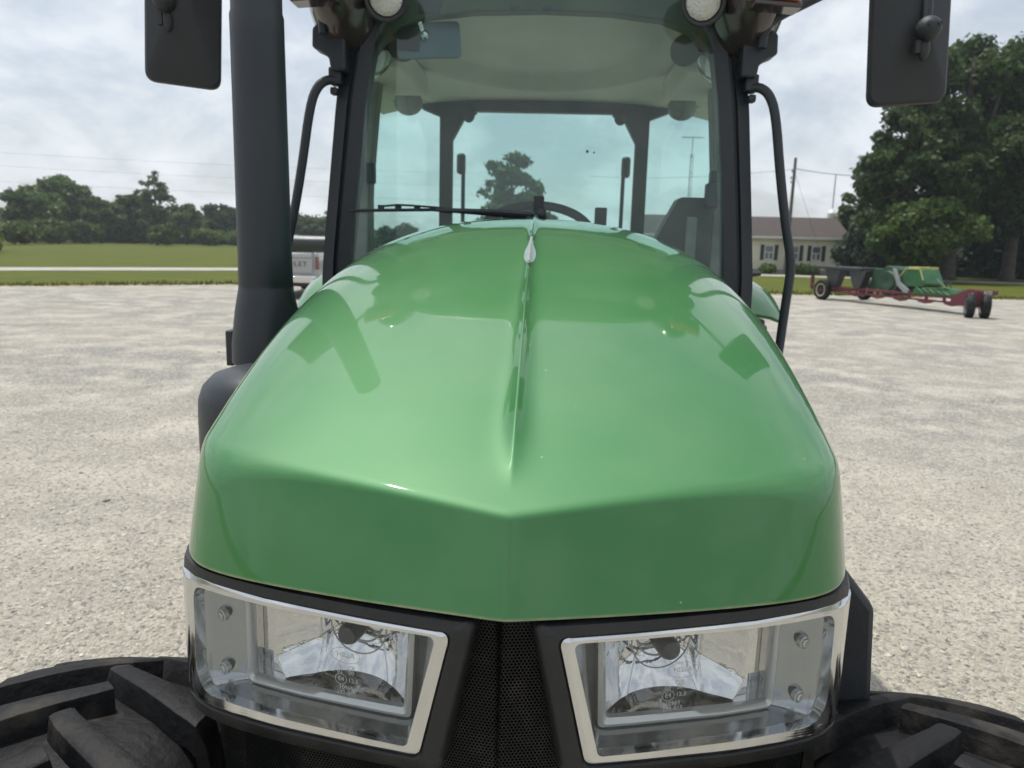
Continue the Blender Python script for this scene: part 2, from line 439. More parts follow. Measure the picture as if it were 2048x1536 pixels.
L2 = [(.117, 1.278, .003), (.346, 1.278, .005), (.346, 1.161, .008), (.122, 1.168, .006)]
L3 = [(.121, 1.2755, .003), (.342, 1.2755, .005), (.342, 1.1645, .006), (.127, 1.173, .005)]
def make_headlight(side):
    b = MB(); b.loft(face_loops([(O_, .030), (O_, .006), ([(x+(.006 if x < .3 else 0), z+(-.003 if z > 1.2 else .006), r) for x, z, r in O_], -.001),
        ([(x-(.004 if x < .3 else 0), z+(.002 if z > 1.2 else -.003), r) for x, z, r in C_out], -.0035), (C_out, .001), (C_out, .012)], side), False, False)
    band = [([tuple(a+(b_-a)*k/12 for a, b_ in zip(p, q)) for p, q in zip(C_mid, C_in)], -.0040) for k in range(13)]
    c = MB(); c.loft(face_loops([(C_out, .012), (C_out, -.001)]+band+[(C_in, .002), (C_in, .010)], side), False, False)
    ch = c.build('headlight', M['chrome'], TR, smooth=40)
    b.build('bezel', M['rubber'], ch, smooth=45)
    # liner from the opening to the lamp box
    mid = [((a[0]*.45+q[0]*.55), (a[1]*.45+q[1]*.55), .02) for a, q in zip(C_in, LL)]
    l = MB(); l.loft(face_loops([(C_in, .010), (mid, .032), (LL, .043)], side), False, False); l.build('lamp_liner', M['liner'], ch, smooth=50)
    r = MB(); r.loft(face_loops([(LL, .043), (LL, .034), (L2, .031), (L3, .036), (L3, .044)], side), False, False); r.build('lamp_rim', M['lamprim'], ch, smooth=40)
    # reflector bowl
    cs_, cz = .213, 1.236
    def D(s, z):
        ds, dz = s-cs_, z-cz; rr = math.hypot(ds, dz*.95); an = math.degrees(math.atan2(dz, ds))
        d = .118-rr*rr/(4*.043)
        if rr > .036:
            if abs(an) < 24 or abs(an) > 156: d -= .007
            elif -62 < an < -24 or -156 < an < -118: d += .003
            elif abs(an+90) < 28: d += .004
        elif rr > .024: d -= .004
        if (ds > .106 or ds < -.080) and z < 1.196: d = .060+.0022*math.sin(s*1900)
        return max(d, .050)
    NS, NZ = 150, 84; g = MB(); vs = []
    for j in range(NZ+1):
        for i in range(NS+1):
            s = .1215+(.3425-.1215)*i/NS; z = 1.165+(1.276-1.165)*j/NZ; vs.append(FM(s, z, D(s, z), side))
    g.add(vs, [(j*(NS+1)+i, j*(NS+1)+i+1, (j+1)*(NS+1)+i+1, (j+1)*(NS+1)+i) for j in range(NZ) for i in range(NS)])
    for z in (1.165, 1.276):
        top = [FM(.1215+(.3425-.1215)*i/NS, z, .044, side) for i in range(NS+1)]
        bot = [FM(.1215+(.3425-.1215)*i/NS, z, D(.1215+(.3425-.1215)*i/NS, z), side) for i in range(NS+1)]
        g.loft([top, bot], False, False, False)
    for s in (.1215, .3425):
        a = [FM(s, 1.165+.111*j/NZ, .044, side) for j in range(NZ+1)]; bb = [FM(s, 1.165+.111*j/NZ, D(s, 1.165+.111*j/NZ), side) for j in range(NZ+1)]
        g.loft([a, bb], False, False, False)
    g.build('reflector', M['reflector'], ch, smooth=35)
    # bulb with dark cap, and its holder rings
    ax = (FM(cs_, cz, 0, side)-FM(cs_, cz, .1, side)).normalized(); c0 = FM(cs_, cz, .112, side)
    bb = MB(); bb.lathe([(.012, 0), (.012, .030), (.0135, .031), (.0135, .052), (.011, .057), (.004, .059)], c0, ax, 24); bb.build('bulb', M['bulbcap'], ch)
    rg = MB(); rg.torus(c0+ax*.018, .027, .0013, ax); rg.torus(c0+ax*.028, .038, .0009, ax)
    for a in (math.pi*.5, math.pi*1.17, math.pi*1.83):
        sd = Vector((1, 0, 0)); sd = (sd-ax*sd.dot(ax)).normalized(); up = ax.cross(sd)
        v = sd*math.cos(a)+up*math.sin(a); rg.tube([c0+ax*.018+v*.013, c0+ax*.018+v*.027, c0+ax*.028+v*.038], .0007, 6)
    rg.build('bulb_holder', M['liner'], ch)
    # screws in the outer panel
    for z in (1.243, 1.172):
        s0 = .379; nrm = (FM(s0, z, 0, side)-FM(s0, z, .05, side)).normalized(); c1 = FM(s0, z, .0205, side)
        k = MB(); k.lathe([(.0078, -.006), (.0078, .0006), (.0068, .0010), (.0060, -.001), (.0050, -.001), (.0048, .002), (.0028, .0024), (.0024, .0008), (.0005, .0008)], c1, nrm, 20); k.build('screw', M['lamprim'], ch)
    # clear cover with moulded lettering
    cv = MB()
    def cov(u, v):
        sl = .0725+(.106-.0725)*(1-v); sr = .400; z = 1.1555+(1.2900-1.1555)*v
        return FM(sl+(sr-sl)*u, z, .0035, side)
    cv.grid(cov, 40, 10); cv.build('lens', M['lampgl'], ch, smooth=180)
    def place(body, size, s, z, d=.0315, sp=1.):
        p = FM(s, z, d, side); nrm = (FM(s, z, 0, side)-FM(s, z, .05, side)).normalized()
        xa = Vector((0, 0, 1)).cross(nrm).normalized(); mt = Matrix((xa, Vector((0, 0, 1)), nrm)).transposed().to_4x4(); mt.translation = p
        return text('lens_lettering', body, size, mt, M['emb'], ch, .0004, sp)
    sx = .200 if side < 0 else .207
    place('HELLA', .0085, sx+(.0 if side < 0 else .01), 1.2265, sp=.95)
    e1 = .010*side; q1 = 1 if side > 0 else -1
    rows = [(('A', -.0075), ('CR', .0075)) if side < 0 else (('C/R', .0075),), (('02', -.0075), ('00', .0075)), (('E4', -.0065), ('12.3', .0095)), (('10969', .0),), (('232-813', .0),)]
    zs_ = [1.211, 1.205, 1.1955, 1.185, 1.1785]
    for row, zz in zip(rows, zs_):
        for tx, off in row: place(tx, .0075 if tx != 'E4' else .008, sx+off*q1*(1 if True else 1), zz)
    # oval and circle outlines
    def ring(s, z, ra, rb):
        m = MB(); m.tube([FM(s+ra*math.cos(t*math.pi/16), z+rb*math.sin(t*math.pi/16), .0312, side) for t in range(33)], .0004, 5); return m
    m = ring(sx+(.0 if side < 0 else .01), 1.2265, .019, .0095); m2 = ring(sx-.0065*q1, 1.1955, .0075, .0065)
    m.add(m2.v, m2.f); m.build('lens_lettering', M['emb'], ch)
    return ch
make_headlight(-1); make_headlight(1)

# perforated grille behind and below
def make_grille():
    m = MB(); NS, NZ = 120, 40; uv = []
    vs = []
    for j in range(NZ+1):
        z = .78+(1.316-.78)*j/NZ
        for i in range(NS+1):
            s = -.60+1.20*i/NS
            d = .030+max(0, 1.10-z)*.10+(.006*math.sin(abs(s)*42)*max(0, min(1, (1.12-z)/.06)))*(1 if abs(s) > .1 else 0)
            vs.append(FM(s, z, d)); uv.append((s, z))
    keep = lambda i, j: not (.78+(1.316-.78)*(j+.5)/NZ > 1.135 and abs(-.60+1.20*(i+.5)/NS) > .082)
    m.add(vs, [(j*(NS+1)+i, j*(NS+1)+i+1, (j+1)*(NS+1)+i+1, (j+1)*(NS+1)+i) for j in range(NZ) for i in range(NS) if keep(i, j)])
    o = m.build('grille', M['grille'], TR, smooth=180, fix=False)
    ul = o.data.uv_layers.new(name='UVMap')
    for lp in o.data.loops: ul.data[lp.index].uv = uv[lp.vertex_index]
    c = MB(); c.prism([(-.37, .93, .72), (.37, .93, .72), (.37, .93, 1.30), (-.37, .93, 1.30)], (0, .5, 0)); c.build('radiator', M['void'], TR, smooth=0)
make_grille()
# side panels under the hood
for sg in (-1, 1):
    p = MB(); p.prism([(sg*.405, 1.06, .85), (sg*.405, 2.2, .85), (sg*.405, 2.2, 1.33), (sg*.405, 1.06, 1.33)], (-sg*.03, 0, 0))
    p.build('side_panel', M['black'], TR, bevel=.006)
ch = MB(); ch.box((0, 2.3, .72), (.52, 3.0, .34)); ch.box((0, .93, .62), (.40, .32, .30)); ch.tube([(-.62, .99, .52), (.62, .99, .52)], .07, 16); ch.tube([(-.9, 3.6, .8), (.9, 3.6, .8)], .13, 16)
ch.box((0, 3.2, 1.0), (1.1, 1.2, .5)); ch.build('chassis', M['satin'], TR, bevel=.02)
bx = MB(); bx.prism([(.42, 1.15, 1.285), (.522, 1.15, 1.208), (.583, 1.15, 1.134), (.596, 1.15, .955), (.585, 1.15, .62), (.42, 1.15, .62)], (0, .42, 0)); bxo = bx.build('battery_box', M['black'], TR, bevel=.012)

# wheels
def lug(m, R, hw, th0, side_, pitch, h, n=12, tw=.05):
    """one curved tread bar from the tyre centre to the shoulder"""
    sgn = 1 if pitch > 0 else -1
    def cen(t):   # (lateral x, arc length)
        return -.014+t*(hw+.010), sgn*(.125*t**.85+.012)
    L = []
    for k in range(n+1):
        t = k/n; x0, a0 = cen(max(0, t-.02)); x1, a1 = cen(min(1, t+.02)); x, ar = cen(t)
        tx, ta = x1-x0, a1-a0; q = math.hypot(tx, ta); nx, na = -ta/q, tx/q
        if t > .85: nx, na = nx*.3, 1.
        r = R-.022*(max(0, x)/hw)**2.4
        wt = tw*(.50+.22*t); wb = tw*(.72+.26*t)
        pts = []
        for o, dr in ((-wb, -h*1.15), (-wt, -.003), (-wt*.6, 0), (wt*.6, 0), (wt, -.003), (wb, -h*1.15)):
            xx = x+nx*o*.75; an = th0+(ar+na*o*.75)/R; rr = r+dr
            pts.append((side_*xx, rr*math.sin(an), rr*math.cos(an)))
        L.append(pts)
    x, ar = cen(1.0)
    for dx, dr, kk in ((.012, .035, 1.0), (.018, .10, .85), (.006, .15, .5)):
        pts = []
        for o, e in ((-tw*.98, .03), (-tw*.72, .0), (-tw*.4, 0), (tw*.4, 0), (tw*.72, .0), (tw*.98, .03)):
            an = th0+(ar+o*.75*kk)/R; rr = R-.022-dr-e*.3
            pts.append((side_*(x+dx-(e*.5)), rr*math.sin(an), rr*math.cos(an)))
        L.append(pts)
    m.loft(L)
def make_wheel(name, c, R, hw, nl, flip, h=.045, tw=.050, rimcol=None):
    m = MB()
    Rc = R-h
    profl = [(.0, Rc), (.5, Rc-.007), (.8, Rc-.022), (.95, Rc-.045), (1.04, Rc-.09), (1.06, Rc-.15), (.98, R*.62), (.86, R*.56)]
    loops = []
    xs = [(-k, r) for k, r in profl[::-1]][:-1]+profl
    n = 96
    for k, r in xs: loops.append([(k*hw, r*math.sin(2*math.pi*i/n), r*math.cos(2*math.pi*i/n)) for i in range(n)])
    m.loft(loops, False, False)
    for i in range(nl):
        th = 2*math.pi*i/nl
        lug(m, R, hw, th, 1, flip, h, tw=tw); lug(m, R, hw, th+math.pi/nl, -1, flip, h, tw=tw)
    m.v = [tuple(Vector(v)+Vector(c)) for v in m.v]
    w = m.build(name, M['tyre'], TR, smooth=28)
    r = MB(); r.lathe([(.06, -.05), (.2*R, -.05), (.50*R, -.03), (.53*R, -hw*.8), (.585*R, -hw*.86), (.585*R, hw*.86), (.53*R, hw*.8), (.50*R, .03), (.2*R, .05), (.06, .05)], c, (1, 0, 0), 48)
    r.build('rim', M['yellow'], w)
    bv = w.modifiers.new('bevel', 'BEVEL'); bv.width = .009; bv.segments = 3; bv.limit_method = 'ANGLE'; bv.angle_limit = rad(38)
    return w
M['yellow'] = mat('rim_yellow', (.62, .42, .03), .45)
for sg in (-1, 1):
    make_wheel('front_tyre', (sg*.65, .985, .502), .502, .190, 20, -1, h=.038, tw=.045)
    make_wheel('rear_tyre', (sg*.865, 3.72, .715), .715, .180, 22, -1, h=.05, tw=.055)

# rear fenders
for sg in (-1, 1):
    m = MB(); loops = []
    for k in range(29):
        a = rad(56+k*56/28); R = .845
        cy, cz = 3.72, .735
        def P(x, r): return (sg*x, cy-r*math.cos(a), cz+r*math.sin(a))
        sec = [(.60, R), (.80, R), (.93, R-.004), (1.01, R-.020), (1.07, R-.055), (1.09, R-.11), (1.08, R-.11), (1.06, R-.06), (1.00, R-.034), (.905, R-.018), (.80, R-.014), (.60, R-.014)]
        loops.append([P(x, r) for x, r in sec])
    m.loft(loops); f = m.build('rear_fender', M['green'], TR, smooth=50)
lt = MB(); lt.box((.665, 2.46, 1.60), (.045, .05, .085)); lt.tube([(.69, 2.46, 1.62), (.72, 2.46, 1.625)], .006, 6); lt.build('marker_lamp', M['satin'], TR, bevel=.006)
cl = MB(); cl.box((.70, 2.5, 1.45), (.10, .07, .06)); cl.box((.735, 2.5, 1.41), (.05, .06, .10)); cl.build('hose_bracket', M['black'], TR, bevel=.01)

# exhaust
m = MB(); m.lathe([(.080, 1.385), (.087, 1.392), (.086, 1.44), (.076, 1.52), (.0655, 1.575), (.0645, 1.58), (.0655, 1.584), (.0640, 1.66), (.0612, 2.16), (.0612, 2.205), (.0580, 2.215), (.059, 2.75)], (0, 0, 0), (0, 0, 1), 56)
m.v = [(x-.663, y+1.85, z) for x, y, z in m.v]
ex = m.build('exhaust_stack', M['satin'], TR, smooth=40)
m = MB(); m.lathe([(.13, .80), (.155, .86), (.155, 1.30), (.153, 1.335), (.143, 1.365), (.122, 1.388), (.09, 1.40), (.06, 1.405)], (0, 0, 0), (0, 0, 1), 64)
m.v = [(x*1.06-.600, y*1.06+1.70, z) for x, y, z in m.v]
mf = m.build('muffler_can', M['satin'], TR, smooth=50)
st = MB(); st.box((-.765, 1.88, 1.42), (.02, .05, .09)); st.tube([(-.765, 1.88, 1.45), (-.70, 1.86, 1.46)], .009, 8); st.build('stack_clamp', M['black'], TR, bevel=.004)

# cab: pillars
def lerp_path(pts, z):
    for a, b in zip(pts[:-1], pts[1:]):
        if z <= b[0]: t = (z-a[0])/(b[0]-a[0]); return a[1]+(b[1]-a[1])*t
    return pts[-1][1]
for sg in (-1, 1):
    oc = [(1.2, .648), (1.6, .646), (1.8, .627), (2.1, .597), (2.31, .560), (2.5, .53)]
    ic = [(1.2, .557), (1.65, .553), (1.82, .536), (2.1, .505), (2.31, .468), (2.5, .44)]
    m = MB(); loops = []; g = MB(); gl = []
    for k in range(27):
        z = 1.2+1.25*k/26; xo, xi = lerp_path(oc, z), lerp_path(ic, z); y = 2.25+.02*((z-1.7))
        w = xo-xi
        loops.append([(sg*xi, y, z), (sg*(xi+w*.42), y-.004, z), (sg*(xi+w*.46), y+.006, z), (sg*(xi+w*.52), y+.006, z), (sg*(xi+w*.56), y-.008, z), (sg*(xo-.006), y+.002, z), (sg*xo, y+.03, z), (sg*xo, y+.10, z), (sg*xi, y+.06, z)])
    m.loft(loops); m.build('front_pillar', M['satin'], TR, smooth=40)
    b = MB(); loops = []
    for k in range(21):
        z = 1.2+1.22*k/20; x0 = lerp_path([(1.2, .672), (1.9, .668), (2.2, .640), (2.45, .61)], z)
        loops.append([(sg*x0, 3.0, z), (sg*(x0+.085), 2.98, z), (sg*(x0+.085), 3.10, z), (sg*x0, 3.08, z)])
    b.loft(loops); bo = b.build('door_pillar', M['grey'], TR, smooth=30, bevel=.006)
    k = MB(); k.box((sg*.662, 3.0, 1.955), (.03, .05, .075)); k.tube([(sg*.71, 2.975, 1.93), (sg*.71, 2.992, 1.93)], .012, 14); k.build('latch', M['dash'], bo, bevel=.005)
    # rear post with gusset
    r = MB(); r.prism([(sg*.446, 3.8, 1.2), (sg*.510, 3.8, 1.2), (sg*.508, 3.8, 2.30), (sg*.60, 3.8, 2.335), (sg*.60, 3.8, 2.40), (sg*.33, 3.8, 2.40), (sg*.33, 3.8, 2.318), (sg*.385, 3.8, 2.30), (sg*.446, 3.8, 2.19)], (0, .06, 0)); r.build('rear_post', M['dash'], TR, bevel=.006)
    s = MB(); s.tube([(sg*.412, 4.02, 1.2), (sg*.414, 4.02, 2.09)], .0105, 10); so = s.build('rear_lamp_stalk', M['satin'], TR)
    s = MB(); s.box((sg*.425, 4.02, 2.10), (.045, .05, .105)); s.build('rear_lamp', M['satin'], so, bevel=.015)
    s = MB(); s.ell((sg*.365, 3.79, 2.305), .03, .02, .035); s.build('gas_strut_mount', M['dash'], TR)
    s = MB(); s.ell((sg*.615, 3.55, 2.315), .065, .06, .055); s.build('speaker_pod', M['grey'], TR)
    # outer drip channel at rear corners
    q = MB(); q.tube([(sg*.80, 3.10, 2.38), (sg*.78, 3.5, 2.36), (sg*.62, 3.84, 2.36)], .022, 8); q.build('roof_gutter', M['dash'], TR)
    # glass
    gq = MB(); gq.grid(lambda u, v: (sg*(.51+(.735-.51)*u), 3.83-.80*u, 1.2+1.15*v), 2, 2); gq.build('quarter_window', M['rearglass'], TR, smooth=0)
    gd = MB(); gd.grid(lambda u, v: (sg*(lerp_path([(1.2, .65), (1.6, .645), (2.1, .60), (2.31, .565), (2.5, .54)], 1.2+1.15*v)+(.10)*u), 2.36+.62*u, 1.2+1.15*v), 2, 8); gd.build('door_window', M['rearglass'], TR, smooth=30)
    # grab handle
    h = MB(); h.tube([(sg*.575, 2.235, 2.142), (sg*.605, 2.225, 2.145), (sg*.632, 2.215, 2.125), (sg*.650, 2.20, 2.07), (sg*.676, 2.2, 1.91), (sg*.706, 2.2, 1.76), (sg*.727, 2.2, 1.68), (sg*.730, 2.2, 1.63), (sg*.724, 2.2, 1.55), (sg*.716, 2.2, 1.38), (sg*.705, 2.21, 1.30), (sg*.64, 2.24, 1.27)], .0130, 14, smooth=2); h.build('grab_handle', M['satin'], TR)
    h = MB(); h.box((sg*.585, 2.245, 2.155), (.035, .05, .045)); h.box((sg*.588, 2.24, 2.195), (.018, .03, .02)); h.box((sg*.590, 2.24, 2.115), (.02, .03, .02)); h.build('handle_mount', M['satin'], TR, bevel=.004)
    # mirror bracket, arm, mirror
    hb = MB(); hb.prism([(sg*.548, 2.20, 2.320), (sg*.618, 2.20, 2.296), (sg*.640, 2.20, 2.275), (sg*.642, 2.20, 2.225), (sg*.618, 2.20, 2.215), (sg*.595, 2.20, 2.198), (sg*.590, 2.20, 2.165), (sg*.548, 2.20, 2.165)], (0, .07, 0)); hb.build('mirror_bracket', M['satin'], TR, bevel=.006)
    if sg < 0: arm = [(-.603, 2.18, 2.255), (-.606, 2.18, 2.30), (-.625, 2.17, 2.338), (-.66, 2.16, 2.365), (-.78, 2.14, 2.43), (-.955, 2.12, 2.52), (-.985, 2.09, 2.49), (-.985, 2.075, 2.30)]
    else: arm = [(.592, 2.18, 2.235), (.594, 2.18, 2.275), (.612, 2.17, 2.305), (.70, 2.15, 2.345), (.85, 2.13, 2.42), (.955, 2.12, 2.48), (.965, 2.08, 2.45), (.965, 2.06, 2.255)]
    # mirror housing: back shell seen from the front
    cx, cz, yaw, tilt = (-.965, 2.335, 22, 3) if sg < 0 else (.948, 2.325, -6, -4)
    q = Matrix.Rotation(rad(yaw), 4, 'Z') @ Matrix.Rotation(rad(tilt), 4, 'Y')
    W, H = (.096, .235) if sg < 0 else (.098, .240)
    def rr(w, h, r, y): return [Matrix.Translation((cx, 2.13, cz)) @ q @ Vector((p.x, y, p.y)) for p in rpoly([(-w, -h, r), (w, -h, r), (w, h, r), (-w, h, r)], 8, 6)]
    mm = MB(); mm.loft([rr(W*.95, H*.985, .03, .012), rr(W, H, .032, .004), rr(W*.985, H*.99, .032, -.008), rr(W*.93, H*.965, .03, -.016), rr(W*.42, H*.40, .018, -.046), rr(W*.24, H*.16, .008, -.056)])
    mo = mm.build('side_mirror', M['black'], TR, smooth=24)
    ml = MB(); ml.loft([rr(W*.93, H*.97, .03, .0125), rr(W*.93, H*.97, .03, .0145)]); ml.build('mirror_glass', M['chrome'], mo)
    a = MB(); a.tube(arm, .0115 if sg < 0 else .0125, 12, smooth=2); a.build('mirror_arm', M['satin'], mo)
    bj = MB(); e = Vector(arm[-1]); bj.ell(e+Vector((0, -.014, 0)), .030, .030, .029); bj.ell(e+Vector((0, 0, -.045)), .014, .014, .03); bj.box(e+Vector((-.018, .0, -.042)), (.012, .02, .03)); bj.build('mirror_joint', M['black'], mo)
    for dx in (-.013, .013):
        sk = MB(); sk.lathe([(.005, 0), (.005, .004), (.002, .004)], e+Vector((dx, -.041, .004)), (0, -1, 0), 12); sk.build('joint_screw', M['satin'], mo)
    # roof corner pod
    pod = MB(); pod.ell((sg*.565, 2.42, 2.43), .125, .36, .235, 28, 18); pod.build('roof_corner', M['brown'], TR, smooth=180)
    tsz = MB(); tsz.box((sg*.585, 2.06, 2.346), (.135, .07, .06), Matrix.Rotation(rad(4*sg), 3, 'Y')); to = tsz.build('turn_signal', M['amber'], TR, bevel=.014)
    tb = MB(); tb.box((sg*.590, 2.075, 2.308), (.12, .065, .014), Matrix.Rotation(rad(4*sg), 3, 'Y')); tb.build('signal_base', M['brown'], to, bevel=.004)
    # round work light
    wl = MB(); wc = Vector((sg*.424, 2.17, 2.345)); ax = Vector((0, -1, -.25))
    wl.lathe([(.02, -.06), (.045, -.04), (.060, -.005), (.061, .012), (.057, .016), (.049, .014), (.048, .006)], wc, ax, 40); wo = wl.build('work_light', M['black'], TR, smooth=40)
    ll = MB(); ll.lathe([(.048, .006), (.044, .012), (.03, .017), (.012, .019), (.002, .0195)], wc, ax, 40); ll.build('work_light_lens', M['clearlens'], wo, smooth=180)
    wb = MB(); wb.box(wc+Vector((0, .05, .06)), (.03, .03, .10)); wb.build('lamp_bracket', M['satin'], wo, bevel=.003)
    # olive round speaker
    sp = MB(); sp.lathe([(.002, -.01), (.034, -.01), (.046, 0), (.046, .008), (.040, .012), (.03, .009), (.002, .009)], (sg*.428, 2.42, 2.285), (0, -1, -.5), 32); sp.build('cab_speaker', M['olive'], TR)

# windshield, rear window, roof, headliner
def ws(u, v):
    z = 1.45+(2.46-1.45)*v; X = (-1+2*u)*lerp_path([(1.2, .565), (1.65, .560), (1.82, .545), (2.1, .512), (2.31, .475), (2.5, .445)], z)
    return (X, 2.262+.02*(z-1.7)-.045*(1-(X/.56)**2), z)
m = MB(); m.grid(ws, 24, 12); m.build('windshield', M['windshield'], TR, smooth=180)
m = MB(); m.grid(lambda u, v: (-.45+.9*u, 3.835, 1.2+1.13*v), 2, 2); m.build('rear_window', M['rearglass'], TR, smooth=0)
m = MB(); m.box((0, 3.83, 2.352), (.86, .055, .050)); m.build('rear_crossbar', M['dash'], TR, bevel=.006)
m = MB()
pl = [(-.50, 2.52), (-.50, 2.22), (-.47, 2.262), (-.42, 2.306), (-.34, 2.336), (-.2, 2.352), (0, 2.358), (.2, 2.352), (.34, 2.336), (.42, 2.306), (.47, 2.262), (.50, 2.22), (.50, 2.52)]
m.prism([(x, 2.285+.02, z) for x, z in pl], (0, .05, 0)); m.build('header_panel', M['olive'], TR, bevel=.004)
for x in (-.08, .01):
    k = MB(); k.box((x, 2.27, 2.352), (.022, .02, .012)); k.build('header_clip', M['dash'], TR, bevel=.002)
def ceil(u, v):
    Y = 2.30+1.56*v; X = (-1+2*u)*(.46+.34*min(1, (Y-2.3)/.75))
    z = 2.455-.075*v-.07*abs(X/.8)**3-.02*(1-v)*abs(X/.8)
    r = math.hypot(X/.47, (Y-2.95)/.62); 
    e = min(1, max(0, (1.03-r)/.07)); e = e*e*(3-2*e)
    z += .05*e+.02*max(0, 1-r*r)-.012*math.exp(-((r-1.05)/.05)**2)
    return (X, Y, z)
m = MB(); m.grid(ceil, 90, 80); m.build('headliner', M['headliner'], TR, smooth=180)
for x, y in ((-.28, 2.75), (.32, 2.72), (.40, 2.62)):
    z = ceil((x+.8)/1.6, (y-2.3)/1.56)[2]
    m = MB(); m.torus((x, y, z-.004), .040, .006, (.2*x, -.1, 1), 32, 8); m.ell((x, y, z), .03, .03, .008); m.build('ceiling_vent', M['headliner'], TR)
def roof(u, v):
    a = 2*math.pi*u; n = 3.2
    c, s_ = math.cos(a), math.sin(a); k = (abs(c)**n+abs(s_)**n)**(-1/n)
    pr_ = [(.0, 2.50), (.80, 2.50), (.93, 2.49), (1.0, 2.515), (1.0, 2.56), (.96, 2.62), (.80, 2.67), (.4, 2.70), (.0, 2.705)]
    i = min(int(v*8), 7); t = v*8-i; f = pr_[i][0]*(1-t)+pr_[i+1][0]*t; z = pr_[i][1]*(1-t)+pr_[i+1][1]*t
    return (c*k*.70*f, 3.12+s_*k*.95*f, z+.05)
m = MB(); m.grid(roof, 80, 32); m.build('roof', M['green'], TR, smooth=60)
for sg, L in ((-1, 1), (1, .6)):
    m = MB(); m.box((sg*.60, 3.0, 2.335), (.24, .55, .085)); o = m.build('air_duct', M['headliner'], TR, bevel=.02)
    m = MB()
    for k in range(6): m.box((sg*(.66-.022*k), 2.722, 2.345), (.009, .006, .05))
    m.build('duct_louvre', M['grey'], o)
# cab floor / firewall / rear panel
m = MB(); m.box((0, 2.34, 1.25), (1.20, .04, .62)); m.box((0, 3.0, 1.02), (1.2, 1.5, .04)); m.build('cab_floor', M['dash'], TR, bevel=.01)
# dash and steering wheel
m = MB(); m.prism([(-.19, 2.55, 1.45), (.17, 2.55, 1.45), (.15, 2.55, 1.70), (.10, 2.55, 1.765), (.02, 2.55, 1.790), (-.09, 2.55, 1.795), (-.17, 2.55, 1.76)], (0, .16, 0)); m.build('dashboard', M['dash'], TR, bevel=.02)
m = MB(); ax = Vector((0, -.68, 1)).normalized(); c = Vector((-.010, 2.80, 1.732)); m.torus(c, .205, .017, ax, 64, 14)
sw = m.build('steering_wheel', M['dash'], TR)
m = MB(); m.ell(c, .04, .04, .02)
for a in (210, 330):
    q = Vector((0, 0, 1)).rotation_difference(ax); v = q @ Vector((math.cos(rad(a)), math.sin(rad(a)), 0)); m.tube([c+v*.04, c+v*.2], .014, 8)
m.tube([c, c-ax*.35], .03, 12); m.build('steering_column', M['dash'], sw)
m = MB(); m.box((.222, 2.78, 1.79), (.042, .04, .09)); m.tube([(.222, 2.78, 1.76), (.222, 2.9, 1.4)], .01, 8); m.build('shift_lever', M['dash'], TR, bevel=.012)
m = MB(); m.prism([(.40, 3.0, 1.62), (.535, 3.0, 1.885), (.548, 3.0, 1.893), (.67, 3.0, 1.893), (.67, 3.0, 1.2), (.40, 3.0, 1.2)], (0, .12, 0)); co = m.build('side_console', M['dash'], TR, bevel=.006)
m = MB(); m.box((.588, 2.995, 1.72), (.042, .012, .20)); m.build('console_strip', M['grey'], co, bevel=.004)
m = MB(); m.box((.655, 2.98, 1.90), (.05, .05, .09)); m.build('console_switch', M['dash'], co, bevel=.008)
m = MB(); m.ell((0, 3.35, 1.42), .24, .09, .26); m.box((0, 3.15, 1.2), (.46, .45, .12)); m.build('seat', M['dash'], TR, bevel=.03)
# interior mirror
def rr2(w, h, r, y, c, q): return [Matrix.Translation(c) @ q @ Vector((p.x, y, p.y)) for p in rpoly([(-w, -h, r), (w, -h, r), (w, h, r), (-w, h, r)], 5, 3)]
q = Matrix.Rotation(rad(-5), 4, 'Y') @ Matrix.Rotation(rad(12), 4, 'Z')
m = MB(); m.loft([rr2(.094, .050, .016, 0, (-.338, 2.36, 2.288), q), rr2(.096, .052, .017, .01, (-.338, 2.36, 2.288), q), rr2(.09, .046, .015, .022, (-.338, 2.36, 2.288), q)])
im = m.build('interior_mirror', M['mirrorglass'], TR)
m = MB(); m.loft([rr2(.031, .031, .008, 0, (-.395, 2.335, 2.284), Matrix.Identity(4)), rr2(.031, .031, .008, .02, (-.395, 2.335, 2.284), Matrix.Identity(4))]); m.build('camera_module', M['bulbcap'], im)
m = MB(); m.tube([(-.35, 2.35, 2.29), (-.36, 2.335, 2.33), (-.375, 2.33, 2.36)], .008, 8, 1); m.ell((-.35, 2.348, 2.298), .016, .014, .016); m.build('mirror_stem', M['chrome'], im)
m = MB(); m.prism([(-.36, 2.30, 2.345), (-.30, 2.30, 2.345), (-.275, 2.30, 2.44), (-.36, 2.30, 2.44)], (0, .02, 0)); m.build('mirror_foot', M['satin'], im)
# wiper
m = MB(); m.tube([(-.548, 2.235, 1.783), (-.30, 2.205, 1.790), (-.03, 2.195, 1.775)], .0045, 8); m.tube([(-.29, 2.195, 1.790), (-.12, 2.185, 1.789), (.012, 2.185, 1.783)], .0068, 8, flat=.7); wi = m.build('wiper', M['satin'], TR)
m = MB()
m.tube([(-.45, 2.205, 1.796), (-.40, 2.195, 1.801), (-.36, 2.195, 1.800), (-.30, 2.195, 1.797), (-.24, 2.195, 1.793)], .003, 6)
for x in (-.45, -.40, -.345, -.30): m.box((x, 2.203, 1.793), (.018, .006, .014))
m.build('wiper_bridge', M['satin'], wi)
m = MB(); m.box((.005, 2.2, 1.80), (.03, .03, .07)); m.lathe([(.016, 0), (.016, .02), (.008, .028)], (.012, 2.18, 1.78), (0, -1, .3), 16); m.build('wiper_pivot', M['satin'], wi, bevel=.004)
